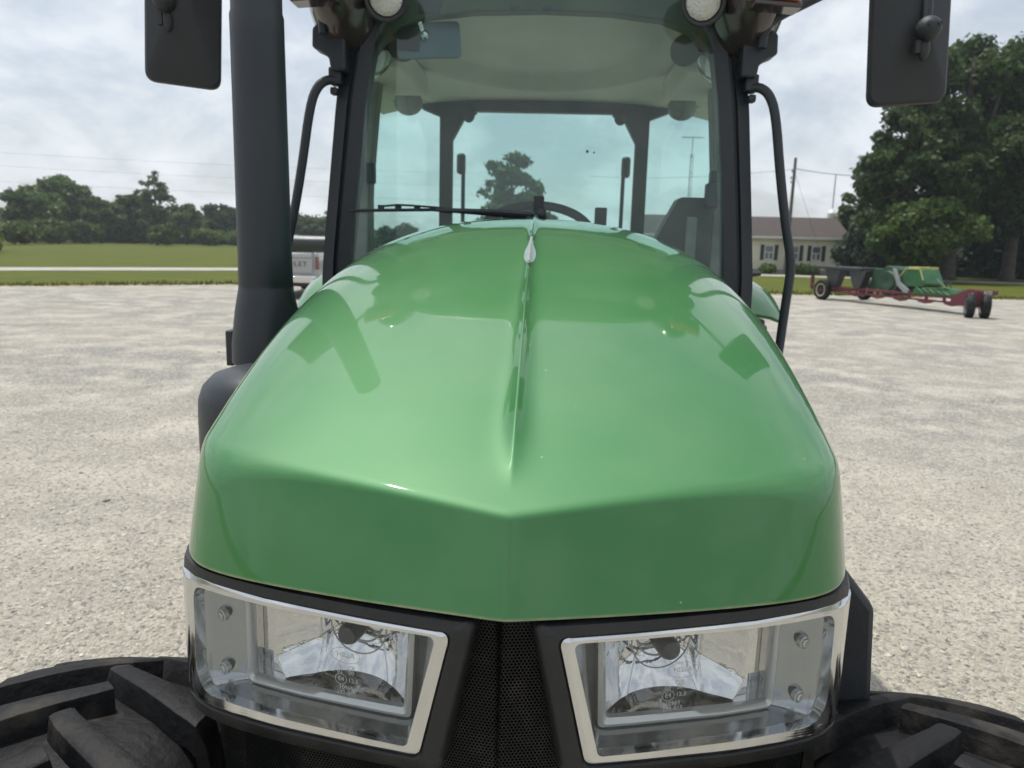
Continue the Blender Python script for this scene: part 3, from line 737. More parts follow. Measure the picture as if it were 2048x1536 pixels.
# cowl behind hood
m = MB(); m.prism([(-.50, 2.16, 1.30), (.50, 2.16, 1.30), (.48, 2.16, 1.56), (.30, 2.16, 1.70), (0, 2.16, 1.745), (-.30, 2.16, 1.70), (-.48, 2.16, 1.56)], (0, .08, 0)); m.build('cowl', M['rubber'], TR)
# suction cup marks on the rear glass
for x, z, r in ((.215, 2.152, .007), (.248, 2.148, .0045)):
    m = MB(); m.lathe([(r, 0), (r, .006), (r*.5, .009)], (x, 3.83, z), (0, -1, 0), 12); m.build('glass_screw', M['rubber'], TR)
# ------------------------------------------------------------------ ground
def sheet(name, pts, z, material, cuts=0, jitter=0, kind='structure'):
    P = [Vector((x, y, 0)) for x, y in pts]
    if jitter:
        Q = []
        for a, b in zip(P, P[1:]+P[:1]):
            L = (b-a).length; n = max(1, int(L/cuts)) if L < 120 else 1
            for k in range(n):
                p = a.lerp(b, k/n)
                if n > 1: p += Vector((rng.uniform(-1, 1)*jitter*.3, rng.uniform(-1, 1)*jitter+jitter*.8*math.sin(p.x*1.3)*math.cos(p.x*.41), 0))
                Q.append(p)
        P = Q
    m = MB(); m.v = [(p.x, p.y, z) for p in P]; m.f = [tuple(range(len(P)))]
    o = m.build(name, material, None, smooth=0, fix=False); 
    if o.data.polygons[0].normal.z < 0: o.data.flip_normals()
    o['kind'] = kind; return o

def gravel_mat():
    m = bpy.data.materials.new('crushed_stone'); n, l = nodes(m); p = n['Principled BSDF']
    p.inputs['Roughness'].default_value = .9; p.inputs['Specular IOR Level'].default_value = .25
    tc = n.new('ShaderNodeTexCoord')
    def noise(s, d=5, st=None, r=.5):
        t = n.new('ShaderNodeTexNoise'); t.inputs['Scale'].default_value = s; t.inputs['Detail'].default_value = d; t.inputs['Roughness'].default_value = r
        src = tc.outputs['Object']
        if st:
            mp = n.new('ShaderNodeMapping'); mp.inputs['Scale'].default_value = st; mp.inputs['Rotation'].default_value = (0, 0, .12); l.new(src, mp.inputs[0]); src = mp.outputs[0]
        l.new(src, t.inputs['Vector']); return t.outputs[0]
    def mr(v, a, b, c=0., d=1.):
        r = n.new('ShaderNodeMapRange'); r.inputs[1].default_value = a; r.inputs[2].default_value = b; r.inputs[3].default_value = c; r.inputs[4].default_value = d
        l.new(v, r.inputs[0]); return r.outputs[0]
    def mix(f, a, b, mode='MIX'):
        x = n.new('ShaderNodeMix'); x.data_type = 'RGBA'; x.blend_type = mode
        if isinstance(f, float): x.inputs[0].default_value = f
        else: l.new(f, x.inputs[0])
        for i, c in ((6, a), (7, b)):
            if isinstance(c, tuple): x.inputs[i].default_value = (*c, 1)
            else: l.new(c, x.inputs[i])
        return x.outputs[2]
    # worn lanes of packed cream fines and loose grey stone
    lane = noise(.22, 7, (1, 2.4, 1), .60); patch = noise(1.3, 8, None, .65)
    f1 = mr(lane, .44, .56)
    base = mix(f1, (.205, .205, .203), (.345, .32, .27))
    base = mix(mr(patch, .46, .62), base, (.60, .565, .48))
    base = mix(mr(noise(.42, 8, (1, 2.2, 1), .68), .54, .70, 0, .8), base, (.19, .19, .19))
    # paler colour painted round the tractor, imitating brighter sunlit stone seen steeply
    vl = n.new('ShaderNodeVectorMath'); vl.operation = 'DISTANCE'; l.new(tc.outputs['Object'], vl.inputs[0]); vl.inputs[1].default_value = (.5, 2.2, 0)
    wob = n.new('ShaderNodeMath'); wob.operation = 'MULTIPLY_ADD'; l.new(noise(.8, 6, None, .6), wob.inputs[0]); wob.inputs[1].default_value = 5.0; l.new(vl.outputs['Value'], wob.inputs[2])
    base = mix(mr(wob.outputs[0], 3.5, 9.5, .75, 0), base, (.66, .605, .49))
    # single stones
    v = n.new('ShaderNodeTexVoronoi'); v.inputs['Scale'].default_value = 58; l.new(tc.outputs['Object'], v.inputs['Vector'])
    sc_ = n.new('ShaderNodeSeparateColor'); l.new(v.outputs['Color'], sc_.inputs[0])
    st = mix(mr(sc_.outputs[0], 0, 1), (.105, .108, .113), (.70, .66, .56))
    f = mr(sc_.outputs[1], .38, .68, 0, .85)
    base = mix(f, base, st)
    v2 = n.new('ShaderNodeTexVoronoi'); v2.inputs['Scale'].default_value = 115; l.new(tc.outputs['Object'], v2.inputs['Vector'])
    s2 = n.new('ShaderNodeSeparateColor'); l.new(v2.outputs['Color'], s2.inputs[0])
    base = mix(mr(s2.outputs[0], .0, 1, .0, .5), base, mix(mr(s2.outputs[1], 0, 1), (.13, .12, .105), (.66, .62, .54)))
    base = mix(mr(noise(9, 6), .55, .8, 0, .35), base, (.16, .14, .11))
    l.new(base, p.inputs['Base Color'])
    h = n.new('ShaderNodeMath'); h.operation = 'ADD'
    l.new(mr(v.outputs['Distance'], 0, .7, 1, 0), h.inputs[0])
    h2 = n.new('ShaderNodeMath'); h2.operation = 'MULTIPLY_ADD'; l.new(noise(60, 6, None, .7), h2.inputs[0]); h2.inputs[1].default_value = 1.6; l.new(h.outputs[0], h2.inputs[2])
    l.new(mr(v2.outputs['Distance'], 0, .7, .6, 0), h.inputs[1])
    b = n.new('ShaderNodeBump'); b.inputs['Strength'].default_value = .9; b.inputs['Distance'].default_value = .012
    l.new(h2.outputs[0], b.inputs['Height']); l.new(b.outputs[0], p.inputs['Normal'])
    return m
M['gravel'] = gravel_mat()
M['turf'] = mat('mown_grass', (.056, .076, .006), .9, col2=(.096, .104, .011), nscale=.35, detail=8, lo=.35, hi=.7, bump=.8, bscale=9, spec=.15, stretch=(1, 2.2, 1))
M['road'] = mat('pale_road', (.40, .38, .345), .9, col2=(.30, .285, .26), nscale=1.2, detail=6)
M['dirt'] = mat('dry_edge', (.30, .205, .11), .95, col2=(.20, .15, .075), nscale=2.5, detail=7, bump=.5, bscale=30)
gr = sheet('ground', [(-1500, -300), (1500, -300), (1500, 2500), (-1500, 2500)], -.012, M['turf'])
edge = [(-60, -6), (-30, 14.2), (-16.8, 22.5), (-10.9, 26.4), (-2, 28.6), (10.3, 30.2), (19.3, 31.1), (45, 33.5), (60, 20)]
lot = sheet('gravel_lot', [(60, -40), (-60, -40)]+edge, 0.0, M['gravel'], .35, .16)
d1 = [(x, y+.75) for x, y in edge]; d0 = [(x, y-.7) for x, y in edge][::-1]
sheet('dirt_edge', d1+d0, -.004, M['dirt'], .3, .28)
# pale road beyond the lawn
rc = [(-140, -70), (-70, -8), (-24.6, 33.2), (-16.5, 39.6), (-5, 47.3), (5, 52.3), (16, 54.0), (28, 51.6), (40, 48), (90, 30)]
def road_strip(w):
    L = []; R = []
    pts = [Vector((*p, 0)) for p in rc]
    for _ in range(2):
        q = [pts[0]]
        for a, b in zip(pts[:-1], pts[1:]): q += [a*.75+b*.25, a*.25+b*.75]
        pts = q+[pts[-1]]
    m = MB(); vs = []
    for i, p in enumerate(pts):
        t = (pts[min(i+1, len(pts)-1)]-pts[max(i-1, 0)]).normalized(); nn = Vector((-t.y, t.x, 0))
        vs += [p+nn*w+Vector((0, 0, -.004)), p-nn*w+Vector((0, 0, -.004))]
    m.add(vs, [(2*i, 2*i+1, 2*i+3, 2*i+2) for i in range(len(pts)-1)])
    o = m.build('road', M['road'], None, smooth=0, fix=False)
    if o.data.polygons[0].normal.z < 0: o.data.flip_normals()
    o['kind'] = 'structure'
road_strip(1.7)

# loose stones lying on the lot: one uncountable mass
def stones():
    ico = bmesh.new(); bmesh.ops.create_icosphere(ico, subdivisions=1, radius=1); IV = np.array([v.co[:] for v in ico.verts]); IF = np.array([[v.index for v in f.verts] for f in ico.faces]); ico.free()
    N = 34000
    # density falls with distance; only the open lot
    y = 1.3+nr.random(N)**1.7*11; x = (nr.random(N)*2-1)*(2.2+y*.85)
    sz = np.clip(nr.lognormal(math.log(.0046), .42, N), .002, .017)
    big = nr.random(N) < .004; sz[big] *= 1.7
    V = IV[None]*(1+nr.normal(0, .22, (N, 12, 1)))*sz[:, None, None]
    V = V*np.stack([1+nr.random(N)*.7, .7+nr.random(N)*.4, .45+nr.random(N)*.35], 1)[:, None]
    a = nr.random(N)*math.pi*2; c, s = np.cos(a), np.sin(a)
    X = V[..., 0]*c[:, None]-V[..., 1]*s[:, None]+x[:, None]; Y = V[..., 0]*s[:, None]+V[..., 1]*c[:, None]+y[:, None]
    Z = V[..., 2]+(sz*.18)[:, None]
    VV = np.stack([X, Y, Z], -1).reshape(-1, 3); FF = (IF[None]+(np.arange(N)*12)[:, None, None]).reshape(-1, 3)
    me = bpy.data.meshes.new('loose_gravel'); me.from_pydata(VV.tolist(), [], FF.tolist())
    me.materials.append(M['stone']); o = bpy.data.objects.new('loose_gravel', me); COL.objects.link(o)
    tag(o, 'pale and grey crushed stones scattered over the packed gravel lot', 'gravel', kind='stuff')
def stone_mat():
    m = bpy.data.materials.new('stone'); n, l = nodes(m); p = n['Principled BSDF']; p.inputs['Roughness'].default_value = .85
    tc = n.new('ShaderNodeTexCoord'); v = n.new('ShaderNodeTexVoronoi'); v.inputs['Scale'].default_value = 28; l.new(tc.outputs['Object'], v.inputs[0])
    s = n.new('ShaderNodeSeparateColor'); l.new(v.outputs['Color'], s.inputs[0])
    r = n.new('ShaderNodeValToRGB'); r.color_ramp.elements[0].color = (.17, .17, .17, 1); r.color_ramp.elements[1].color = (.60, .56, .48, 1)
    e = r.color_ramp.elements.new(.35); e.color = (.38, .36, .32, 1); e = r.color_ramp.elements.new(.55); e.color = (.50, .455, .38, 1)
    l.new(s.outputs[0], r.inputs[0]); l.new(r.outputs[0], p.inputs['Base Color'])
    return m
M['stone'] = stone_mat(); stones()
# grass blades along the lot edge
def grass_edge():
    V = []; F = []
    E_ = [Vector((*p, 0)) for p in edge]
    for a, b in zip(E_[:-1], E_[1:]):
        L = (b-a).length
        if L > 60: continue
        for _ in range(int(L*70)):
            p = a.lerp(b, rng.random())+Vector((rng.uniform(-.3, .3), .15+abs(rng.gauss(0, .9)), 0)); h = rng.uniform(.04, .13); w = rng.uniform(.02, .06); an = rng.random()*6.3
            dx, dy = math.cos(an)*w, math.sin(an)*w; k = len(V)
            V += [(p.x-dx, p.y-dy, -.012), (p.x+dx, p.y+dy, -.012), (p.x+rng.uniform(-.04, .04), p.y+rng.uniform(-.04, .04), h)]; F.append((k, k+1, k+2))
    m = MB(); m.v = V; m.f = F; o = m.build('grass', M['turfblade'], None, smooth=0, fix=False)
    tag(o, 'short green grass blades fringing the far edge of the gravel lot', 'grass', kind='stuff')
M['turfblade'] = leaf_mat('grass_blade', (.06, .10, .018), (.17, .18, .05), .3, .8)
grass_edge()

# ------------------------------------------------------------------ trees
M['leafD'] = leaf_mat('leaf_dark', (.030, .060, .017), (.078, .130, .030), .42, .4)
M['leafB'] = leaf_mat('leaf_bluish', (.022, .040, .022), (.042, .066, .032), .2, .7)
M['leafM'] = leaf_mat('leaf_mid', (.058, .105, .024), (.125, .19, .04), .45, .2)
M['leafY'] = leaf_mat('leaf_yellowish', (.05, .085, .015), (.13, .165, .03), .4, .6)
M['leafP'] = leaf_mat('leaf_pale', (.06, .095, .03), (.13, .17, .06), .4, .6)
M['bark'] = mat('bark', (.045, .036, .028), .9, col2=(.085, .07, .055), nscale=3, bump=.8, bscale=12)
def leaves(blobs, n, size, flat=.0):
    """leaf clumps scattered through a set of blobs (cx,cy,cz,rx,ry,rz)"""
    B = np.array(blobs); w = (B[:, 3]*B[:, 4]*B[:, 5])**(2/3); idx = nr.choice(len(B), n, p=w/w.sum())
    d = nr.normal(size=(n, 3)); d /= np.linalg.norm(d, axis=1)[:, None]
    r = nr.random(n)**.45
    P = B[idx, :3]+d*r[:, None]*B[idx, 3:]
    P += nr.normal(0, .15, (n, 3))*B[idx, 3:].mean(1)[:, None]
    nn = d*.6+nr.normal(0, .7, (n, 3)); nn[:, 2] += .35; nn /= np.linalg.norm(nn, axis=1)[:, None]
    a = np.cross(nn, nr.normal(size=(n, 3))); a /= np.linalg.norm(a, axis=1)[:, None]; b = np.cross(nn, a)
    s = size*(.5+nr.random(n)*1.0)
    k = np.array([(-1, -.1), (-.2, -.75), (.9, -.25), (.45, .8), (-.6, .55)])
    V = P[:, None]+a[:, None]*(k[None, :, 0, None]*s[:, None, None])+b[:, None]*(k[None, :, 1, None]*s[:, None, None])
    V = V+nn[:, None]*(nr.normal(0, .18, (n, 5, 1))*s[:, None, None])
    return V.reshape(-1, 3), (np.arange(n)[:, None]*5+np.arange(5))
def mesh_np(name, V, F, material, parent=None, loc=(0, 0, 0)):
    me = bpy.data.meshes.new(name); nV = len(V); nF = len(F); k = F.shape[1]
    me.vertices.add(nV); me.vertices.foreach_set('co', V.astype(np.float32).ravel())
    me.loops.add(nF*k); me.loops.foreach_set('vertex_index', F.astype(np.int32).ravel())
    me.polygons.add(nF); me.polygons.foreach_set('loop_start', (np.arange(nF)*k).astype(np.int32))
    me.update(); me.validate(); me.materials.append(material)
    o = bpy.data.objects.new(name, me); COL.objects.link(o); o.parent = parent; o.location = loc
    return o
def tree(name, pos, H, R, label, leafm='leafM', n=6000, size=.3, nblob=22, base=.22, trunk_r=.25, shape='round', group='trees of the distant tree line', seed=None, cat='tree', limbs=6, asym=(0, 0), bsize=1.):
    px, py = pos; t = empty(name, (px, py, 0), label, cat, group)
    blobs = []
    r_ = random.Random(seed if seed is not None else int(px*13+py*7))
    zc, zr = H*(base+1)/2, H*(1-base)/2
    for i in range(nblob):
        for _ in range(50):
            x, y, z = [r_.uniform(-1, 1) for _ in range(3)]
            if shape == 'cone': lim = (1-z)/2*.9+.1; ok = math.hypot(x, y) < lim
            elif shape == 'peak': lim = (1-((z+1)/2)**1.7)*.92+.07; ok = math.hypot(x, y) < lim
            elif shape == 'egg': lim = (1-max(0, z)**1.6)*(.55+.45*min(1, (z+1)*.9)); ok = math.hypot(x, y) < max(lim, .06)
            else: ok = x*x+y*y+z*z < 1
            if ok: break
        br = R*r_.uniform(.22, .40)*bsize; 
        if shape == 'cone': br *= .45+.5*(1-z)/2
        blobs.append((x*(R-br*.7)+asym[0]*z, y*(R-br*.7)+asym[1]*z, zc+z*(zr-br*.6), br*1.15, br*1.15, br*r_.uniform(.6, .85)))
    V, F = leaves(blobs, n, size)
    V[:, 2] = np.maximum(V[:, 2], .05)
    mesh_np('crown', V, F, M[leafm], t)
    m = MB(); top = Vector((asym[0]*.5, asym[1]*.5, H*.86))
    m.tube([(0, 0, -.1), (0, 0, H*.12), (top.x*.3+r_.uniform(-.2, .2), top.y*.3, H*.45), top], lambda f: trunk_r*(1.25-.9*f if f > .1 else 1.5-1.5*f), 8, smooth=1)
    for i in range(limbs):
        b = blobs[r_.randrange(len(blobs))]; z0 = H*r_.uniform(base*.8, .55); 
        m.tube([(0, 0, z0), ((b[0])*.45, b[1]*.45, (z0+b[2])/2-.05*H), (b[0], b[1], b[2])], lambda f: trunk_r*(.42-.34*f), 6, smooth=1)
    m.v = [(x+px, y+py, z) for x, y, z in m.v]
    m.build('trunk', M['bark'], t, smooth=180)
    return t

G2 = 'big trees behind the trailer'
tree('broadleaf_tree', (27.4, 53), 16.6, 6.3, 'tallest dark broadleaf tree, its bare trunk rising behind the green header', 'leafD', 50000, .145, 84, .13, .48, group=G2, limbs=22, seed=3, bsize=.57)
tree('broadleaf_tree', (32.6, 55), 16.0, 6.2, 'dark broadleaf tree cut by the right edge of the photo', 'leafD', 40000, .15, 72, .13, .42, group=G2, limbs=18, seed=8, bsize=.58)
tree('broadleaf_tree', (23.3, 50.5), 11.2, 3.9, 'dense dark tree hanging over the left side of the grove below the right mirror', 'leafD', 26000, .14, 60, .10, .3, group=G2, limbs=10, seed=5, bsize=.62)
tree('spruce_tree', (23.4, 55.5), 9.6, 2.7, 'bluish dark conifer at the left end of the grove beside the house', 'leafB', 18000, .13, 50, .06, .2, shape='cone', group=G2, limbs=4, seed=4)
tree('broadleaf_tree', (23.3, 47.8), 5.4, 3.3, 'low spreading tree with lighter yellow green leaves behind the black platform', 'leafM', 17000, .13, 34, .12, .16, group=G2, limbs=8, seed=12, bsize=.8)
tree('young_tree', (24.3, 63), 6.6, 1.4, 'small pale green tree peeking out beside the house roof', 'leafP', 2200, .17, 12, .3, .09, group=G2, limbs=4, seed=2)
tree('broadleaf_tree', (39, 60), 14.5, 6, 'dark tree behind the right hand end of the grove', 'leafD', 9000, .32, 30, .1, .35, group=G2, limbs=6, seed=9)
tree('broadleaf_tree', (-2.9, 60), 10.0, 4.1, 'solitary bushy tree seen through the tractor cab windows', 'leafD', 13000, .15, 120, .04, .2, group=None, limbs=12, seed=26, bsize=.48, shape='peak')
TL = [((-49.3, 60), 7.8, 4.6, 'near dark tree cut by the left edge of the photo', 'leafM', 9000, .28, 'round'),
 ((-75.8, 110), 8.2, 4.8, 'mid green tree just right of the nearest tree at the left edge', 'leafM', 5000, .36, 'round'),
 ((-81, 125), 11.4, 6.0, 'broad round topped tree, tallest dome in the left tree line', 'leafM', 8000, .40, 'round'),
 ((-74.7, 125), 8.2, 4.2, 'lower tree on the right shoulder of the broad domed tree', 'leafM', 4500, .38, 'round'),
 ((-73, 132), 9.0, 4.4, 'rounded tree between the domed tree and the thin tall one', 'leafM', 4500, .38, 'round'),
 ((-62.4, 120), 12.2, 3.1, 'thin airy tree standing tall above the left tree line', 'leafP', 2600, .26, 'egg'),
 ((-67.1, 140), 7.6, 4.8, 'low dark tree just right of the thin airy tree', 'leafM', 4500, .4, 'round'),
 ((-63.2, 146), 8.2, 4.3, 'small domed tree directly left of the exhaust stack', 'leafD', 4500, .4, 'round'),
 ((-60.0, 150), 6.8, 4.3, 'tree in the line half hidden by the left edge of the exhaust stack', 'leafD', 4000, .4, 'round'),
 ((-54.9, 151), 6.4, 4.3, 'tree in the line hidden behind the exhaust stack', 'leafD', 3500, .4, 'round'),
 ((-48.9, 150), 6.5, 4.4, 'dark tree seen between exhaust stack and cab above the pickup', 'leafD', 4000, .4, 'round'),
 ((-43.5, 150), 5.9, 4.2, 'dark tree in the line beside the left cab pillar', 'leafD', 4000, .4, 'round'),
 ((-31.5, 150), 4.6, 2.2, 'small tree top seen low through the left cab glass', 'leafD', 1800, .4, 'round'),
 ((-27.6, 150), 5.3, 2.8, 'rounded tree top seen through the cab glass just above the hood', 'leafD', 2200, .4, 'round')]
for i, (p, H, R, lab, lm, n, s, shp) in enumerate(TL):
    tree('field_tree', p, H, R, lab, lm, int(n*1.5), s*.72, 80, .02 if shp == 'round' else .2, .2, shape=shp, seed=30+i, limbs=4, bsize=.6)
# bright bushes at the field edge in front of the tree line
BU = [((-43.5, 55.5), 1.9, 2.6, 'yellow green bush at the far left edge below the near tree', 'leafY'), ((-66, 92), 3.2, 3.2, 'light green bush below the leftmost trees', 'leafY'), ((-69.5, 104), 3.6, 2.8, 'light bush left of the field rise', 'leafY'), ((-70, 113), 3.6, 2.6, 'rounded green bush below the domed tree', 'leafM'),
      ((-58.5, 115), 3.6, 2.4, 'bright yellow green bush at the foot of the thin tree', 'leafY'), ((-55.5, 124), 3.0, 3.0, 'dull green bush right of the thin tree', 'leafM'), ((-53.8, 133), 3.2, 3.0, 'green bush close to the exhaust stack', 'leafM')]
for i, (p, H, R, lab, lm) in enumerate(BU):
    tree('bush', p, H, R, lab, lm, 3200, .2, 24, .0, .08, seed=60+i, limbs=2, cat='bush', group='bushes along the field edge')
# woodland mass behind
def wood_mass():
    blobs = []
    line = [(-120, 118), (-95, 128), (-80, 138), (-72, 150), (-60, 160), (-45, 166), (-25, 172), (-5, 175)]
    for (ax_, ay), (bx_, by) in zip(line[:-1], line[1:]):
        for k in range(12):
            t = rng.random(); r = rng.uniform(2.2, 3.6); blobs.append((ax_+(bx_-ax_)*t, ay+(by-ay)*t+rng.uniform(-2, 2), rng.uniform(.8, 4.2), r, r, r*.8))
    blobs = [b if b[0] < -35 else (b[0], b[1], b[2]*.35, b[3], b[4], b[5]*.55) for b in blobs]
    V, F = leaves(blobs, 46000, .45); V[:, 2] = np.maximum(V[:, 2], 0)
    o = mesh_np('woodland', V, F, M['leafM']); tag(o, 'continuous dark woodland filling in behind the left tree line', 'woodland', kind='stuff')
    blobs = []
    for k in range(90):
        t = rng.random(); r = rng.uniform(1.0, 2.0); blobs.append((24+t*34, 66-t*12+rng.uniform(-2, 2), rng.uniform(.3, 3.0), r, r, r*.8))
    V, F = leaves(blobs, 30000, .24); V[:, 2] = np.maximum(V[:, 2], 0)
    o = mesh_np('hedge', V, F, M['leafB']); tag(o, 'dark undergrowth filling the gap between the big trunks at the right', 'undergrowth', kind='stuff')
wood_mass()

# ------------------------------------------------------------------ house
M['siding'] = mat('cream_siding', (.72, .69, .56), .7, col2=(.68, .65, .53), nscale=1.5)
M['roofb'] = mat('brown_shingle', (.046, .036, .033), .9, col2=(.068, .054, .049), nscale=6, detail=8, bump=.6, bscale=20)
M['trim'] = mat('white_trim', (.62, .62, .60), .5)
M['shutter'] = mat('dark_shutter', (.012, .022, .024), .5)
M['pane'] = mat('window_pane', (.10, .12, .13), .08, coat=1)
def siding_mat():
    m = M['siding']; n, l = nodes(m); p = n['Principled BSDF']; tc = n.new('ShaderNodeTexCoord'); w = n.new('ShaderNodeTexWave'); w.wave_type = 'BANDS'; w.bands_direction = 'Z'; w.wave_profile = 'SAW'
    w.inputs['Scale'].default_value = 1.6; l.new(tc.outputs['Object'], w.inputs['Vector']); b = n.new('ShaderNodeBump'); b.inputs['Strength'].default_value = .6; b.inputs['Distance'].default_value = .02
    l.new(w.outputs['Fac'], b.inputs['Height']); l.new(b.outputs[0], p.inputs['Normal'])
siding_mat()
ha = rad(-6); HL = 14.9; HW = 8.4; hx, hy = 22.07-HL*math.cos(ha), 57.7-HL*math.sin(ha)
U = Vector((math.cos(ha), math.sin(ha), 0)); W_ = Vector((-math.sin(ha), math.cos(ha), 0)); HO = Vector((hx, hy, 0))
def hp(u, w, z): return HO+U*u+W_*w+Vector((0, 0, z))
HS = empty('house', HO, 'single storey cream sided house with brown shingle roof and dark shutters', 'house')
m = MB(); m.hexa([hp(0, 0, 0), hp(HL, 0, 0), hp(HL, HW, 0), hp(0, HW, 0)], [hp(0, 0, 2.75), hp(HL, 0, 2.75), hp(HL, HW, 2.75), hp(0, HW, 2.75)])
m.prism([hp(HL, 0, 2.75), hp(HL, HW, 2.75), hp(HL, HW/2, 4.18)], U*-.1); m.prism([hp(0, 0, 2.75), hp(0, HW, 2.75), hp(0, HW/2, 4.18)], U*.1)
m.build('wall', M['siding'], HS, smooth=0)
m = MB()
for w0, w1 in ((-.5, HW/2), (HW+.5, HW/2)):
    a = 2.62
    m.hexa([hp(-.4, w0, a), hp(HL+.4, w0, a), hp(HL+.4, w1, 4.22), hp(-.4, w1, 4.22)], [hp(-.4, w0, a+.13), hp(HL+.4, w0, a+.13), hp(HL+.4, w1, 4.34), hp(-.4, w1, 4.34)])
rf = m.build('roof', M['roofb'], HS, smooth=0)
m = MB(); m.hexa([hp(-.42, -.56, 2.58), hp(HL+.42, -.56, 2.58), hp(HL+.42, -.505, 2.58), hp(-.42, -.505, 2.58)], [hp(-.42, -.56, 2.74), hp(HL+.42, -.56, 2.74), hp(HL+.42, -.505, 2.74), hp(-.42, -.505, 2.74)]); m.build('gutter', M['trim'], rf, smooth=0)
m = MB(); m.hexa([hp(-.02, -.02, -.01), hp(HL+.02, -.02, -.01), hp(HL+.02, HW, -.01), hp(-.02, HW, -.01)], [hp(-.02, -.02, .3), hp(HL+.02, -.02, .3), hp(HL+.02, HW, .3), hp(-.02, HW, .3)]); m.build('foundation', M['road'], HS, smooth=0)
def slab(u0, u1, z0, z1, w0, w1): 
    m = MB(); m.hexa([hp(u0, w0, z0), hp(u1, w0, z0), hp(u1, w1, z0), hp(u0, w1, z0)], [hp(u0, w0, z1), hp(u1, w0, z1), hp(u1, w1, z1), hp(u0, w1, z1)]); return m
for u in HWIN:
    f = MB()
    for a in ((u-.36, u-.28, 1.0, 2.1), (u+.28, u+.36, 1.0, 2.1), (u-.28, u+.28, 1.0, 1.08), (u-.28, u+.28, 2.02, 2.1), (u-.28, u+.28, 1.52, 1.58), (u-.03, u+.03, 1.08, 1.52)):
        k = slab(*a, -.05, .0); f.add(k.v, k.f)
    fo = f.build('window', M['trim'], HS, smooth=0); slab(u-.28, u+.28, 1.08, 2.02, -.02, -.005).build('pane', M['pane'], fo, smooth=0)
    for s in (-1, 1):
        k = slab(u+s*.50-.14, u+s*.50+.14, .98, 2.12, -.045, -.002); k.build('shutter', M['shutter'], fo, smooth=0)
for i, (u, s, lab) in enumerate(((HWIN[0], 1.0, 'low green foundation shrub below the left house window'), (HWIN[1]+.6, 1.1, 'low green foundation shrub below the middle house window'), (HWIN[2]-.6, .9, 'low foundation shrub left of the right house window'))):
    p = hp(u, -1.0, 0); tree('shrub', (p.x, p.y), .75, s, lab, 'leafM', 900, .09, 8, .0, .04, seed=80+i, limbs=1, cat='shrub', group='shrubs along the house wall')

# utility pole, wires, antennas
M['wood'] = mat('weathered_wood', (.14, .125, .11), .9, col2=(.09, .08, .07), nscale=8)
M['galv'] = mat('galvanised', (.30, .31, .32), .5, .6)
P0 = Vector((17.75, 57, 0))
up_ = empty('utility_pole', P0, 'grey wooden utility pole rising in front of the house roof', 'pole')
m = MB(); m.tube([P0+Vector((0, 0, -.2)), P0+Vector((.03, 0, 8.3))], lambda f: .15-.05*f, 10); m.build('pole', M['wood'], up_)
m = MB(); m.tube([P0+Vector((-.02, -.14, 7.6)), P0+Vector((-.02, -.14, 7.35))], .05, 8); m.ell(P0+Vector((-.15, -.1, 7.4)), .07, .07, .12); m.ell(P0+Vector((-.2, -.1, 6.9)), .06, .06, .1); m.ell(P0+Vector((-.18, -.1, 6.6)), .05, .05, .08); m.build('insulator', M['galv'], up_)
def wire(name, a, b, sag, r, label, group=None):
    m = MB(); a, b = Vector(a), Vector(b); m.tube([a.lerp(b, k/16)-Vector((0, 0, sag*4*(k/16)*(1-k/16))) for k in range(17)], r, 5); o = m.build(name, M['satin'], None)
    tag(o, label, 'wire', group); return o
wire('power_line', P0+Vector((.05, 0, 7.55)), (25.5, 55.5, 7.1), .25, .022, 'sagging overhead cable from the utility pole into the big trees')
wire('guy_wire', P0+Vector((.05, 0, 7.3)), (20.6, 56.2, 0), .0, .010, 'thin straight guy wire slanting down right of the utility pole')
wire('power_line', P0+Vector((-.1, 0, 7.5)), (4, 74, 8.2), .35, .012, 'faint cable running from the utility pole back towards the cab')
for i, (z0, z1, lab) in enumerate(((14.6, 14.6, 'uppermost faint power line crossing the sky at the left'), (12.9, 12.9, 'middle faint power line crossing the sky at the left'), (10.9, 10.9, 'lowest faint power line crossing the sky at the left'))):
    wire('power_line', (-130, 92, z0), (-10, 108, z1-3.4), 1.2, .010, lab, 'faint power lines over the field')
A0 = Vector((11.25, 62, 0)); an = empty('antenna_mast', A0, 'tall thin lattice television antenna seen through the right cab window', 'antenna')
m = MB()
for a in range(3):
    d = Vector((math.cos(a*2.094)*.14, math.sin(a*2.094)*.14, 0)); m.tube([A0+d, A0+d*.8+Vector((0, 0, 9.0))], .022, 5)
for k in range(22):
    z = .4*k+.2; a = k*2.094; m.tube([A0+Vector((math.cos(a)*.13, math.sin(a)*.13, z)), A0+Vector((math.cos(a+2.094)*.13, math.sin(a+2.094)*.13, z+.4))], .014, 4)
m.tube([A0+Vector((0, 0, 8.8)), A0+Vector((0, 0, 10.3))], .03, 6); m.build('mast', M['galv'], an)
m = MB(); m.tube([A0+Vector((-.85, 0, 10.25)), A0+Vector((.85, 0, 10.25))], .035, 6)
for k in range(9): x = -.8+.2*k; m.tube([A0+Vector((x, -.5+.03*k, 10.27)), A0+Vector((x, .5-.03*k, 10.27))], .022, 5)
m.build('antenna', M['galv'], an)
B0 = Vector((26.2, 72, 0)); bn = empty('radio_mast', B0, 'thin pale distant mast with a boxy tank, above the house roof end', 'mast')
m = MB(); m.tube([B0, B0+Vector((0, 0, 8.6))], .05, 6); m.build('mast', M['galv'], bn)
m = MB(); m.lathe([(.40, 4.2), (.42, 4.3), (.42, 5.2), (.2, 5.5), (.03, 5.6)], B0, (0, 0, 1), 16); m.build('tank', M['trim'], bn)
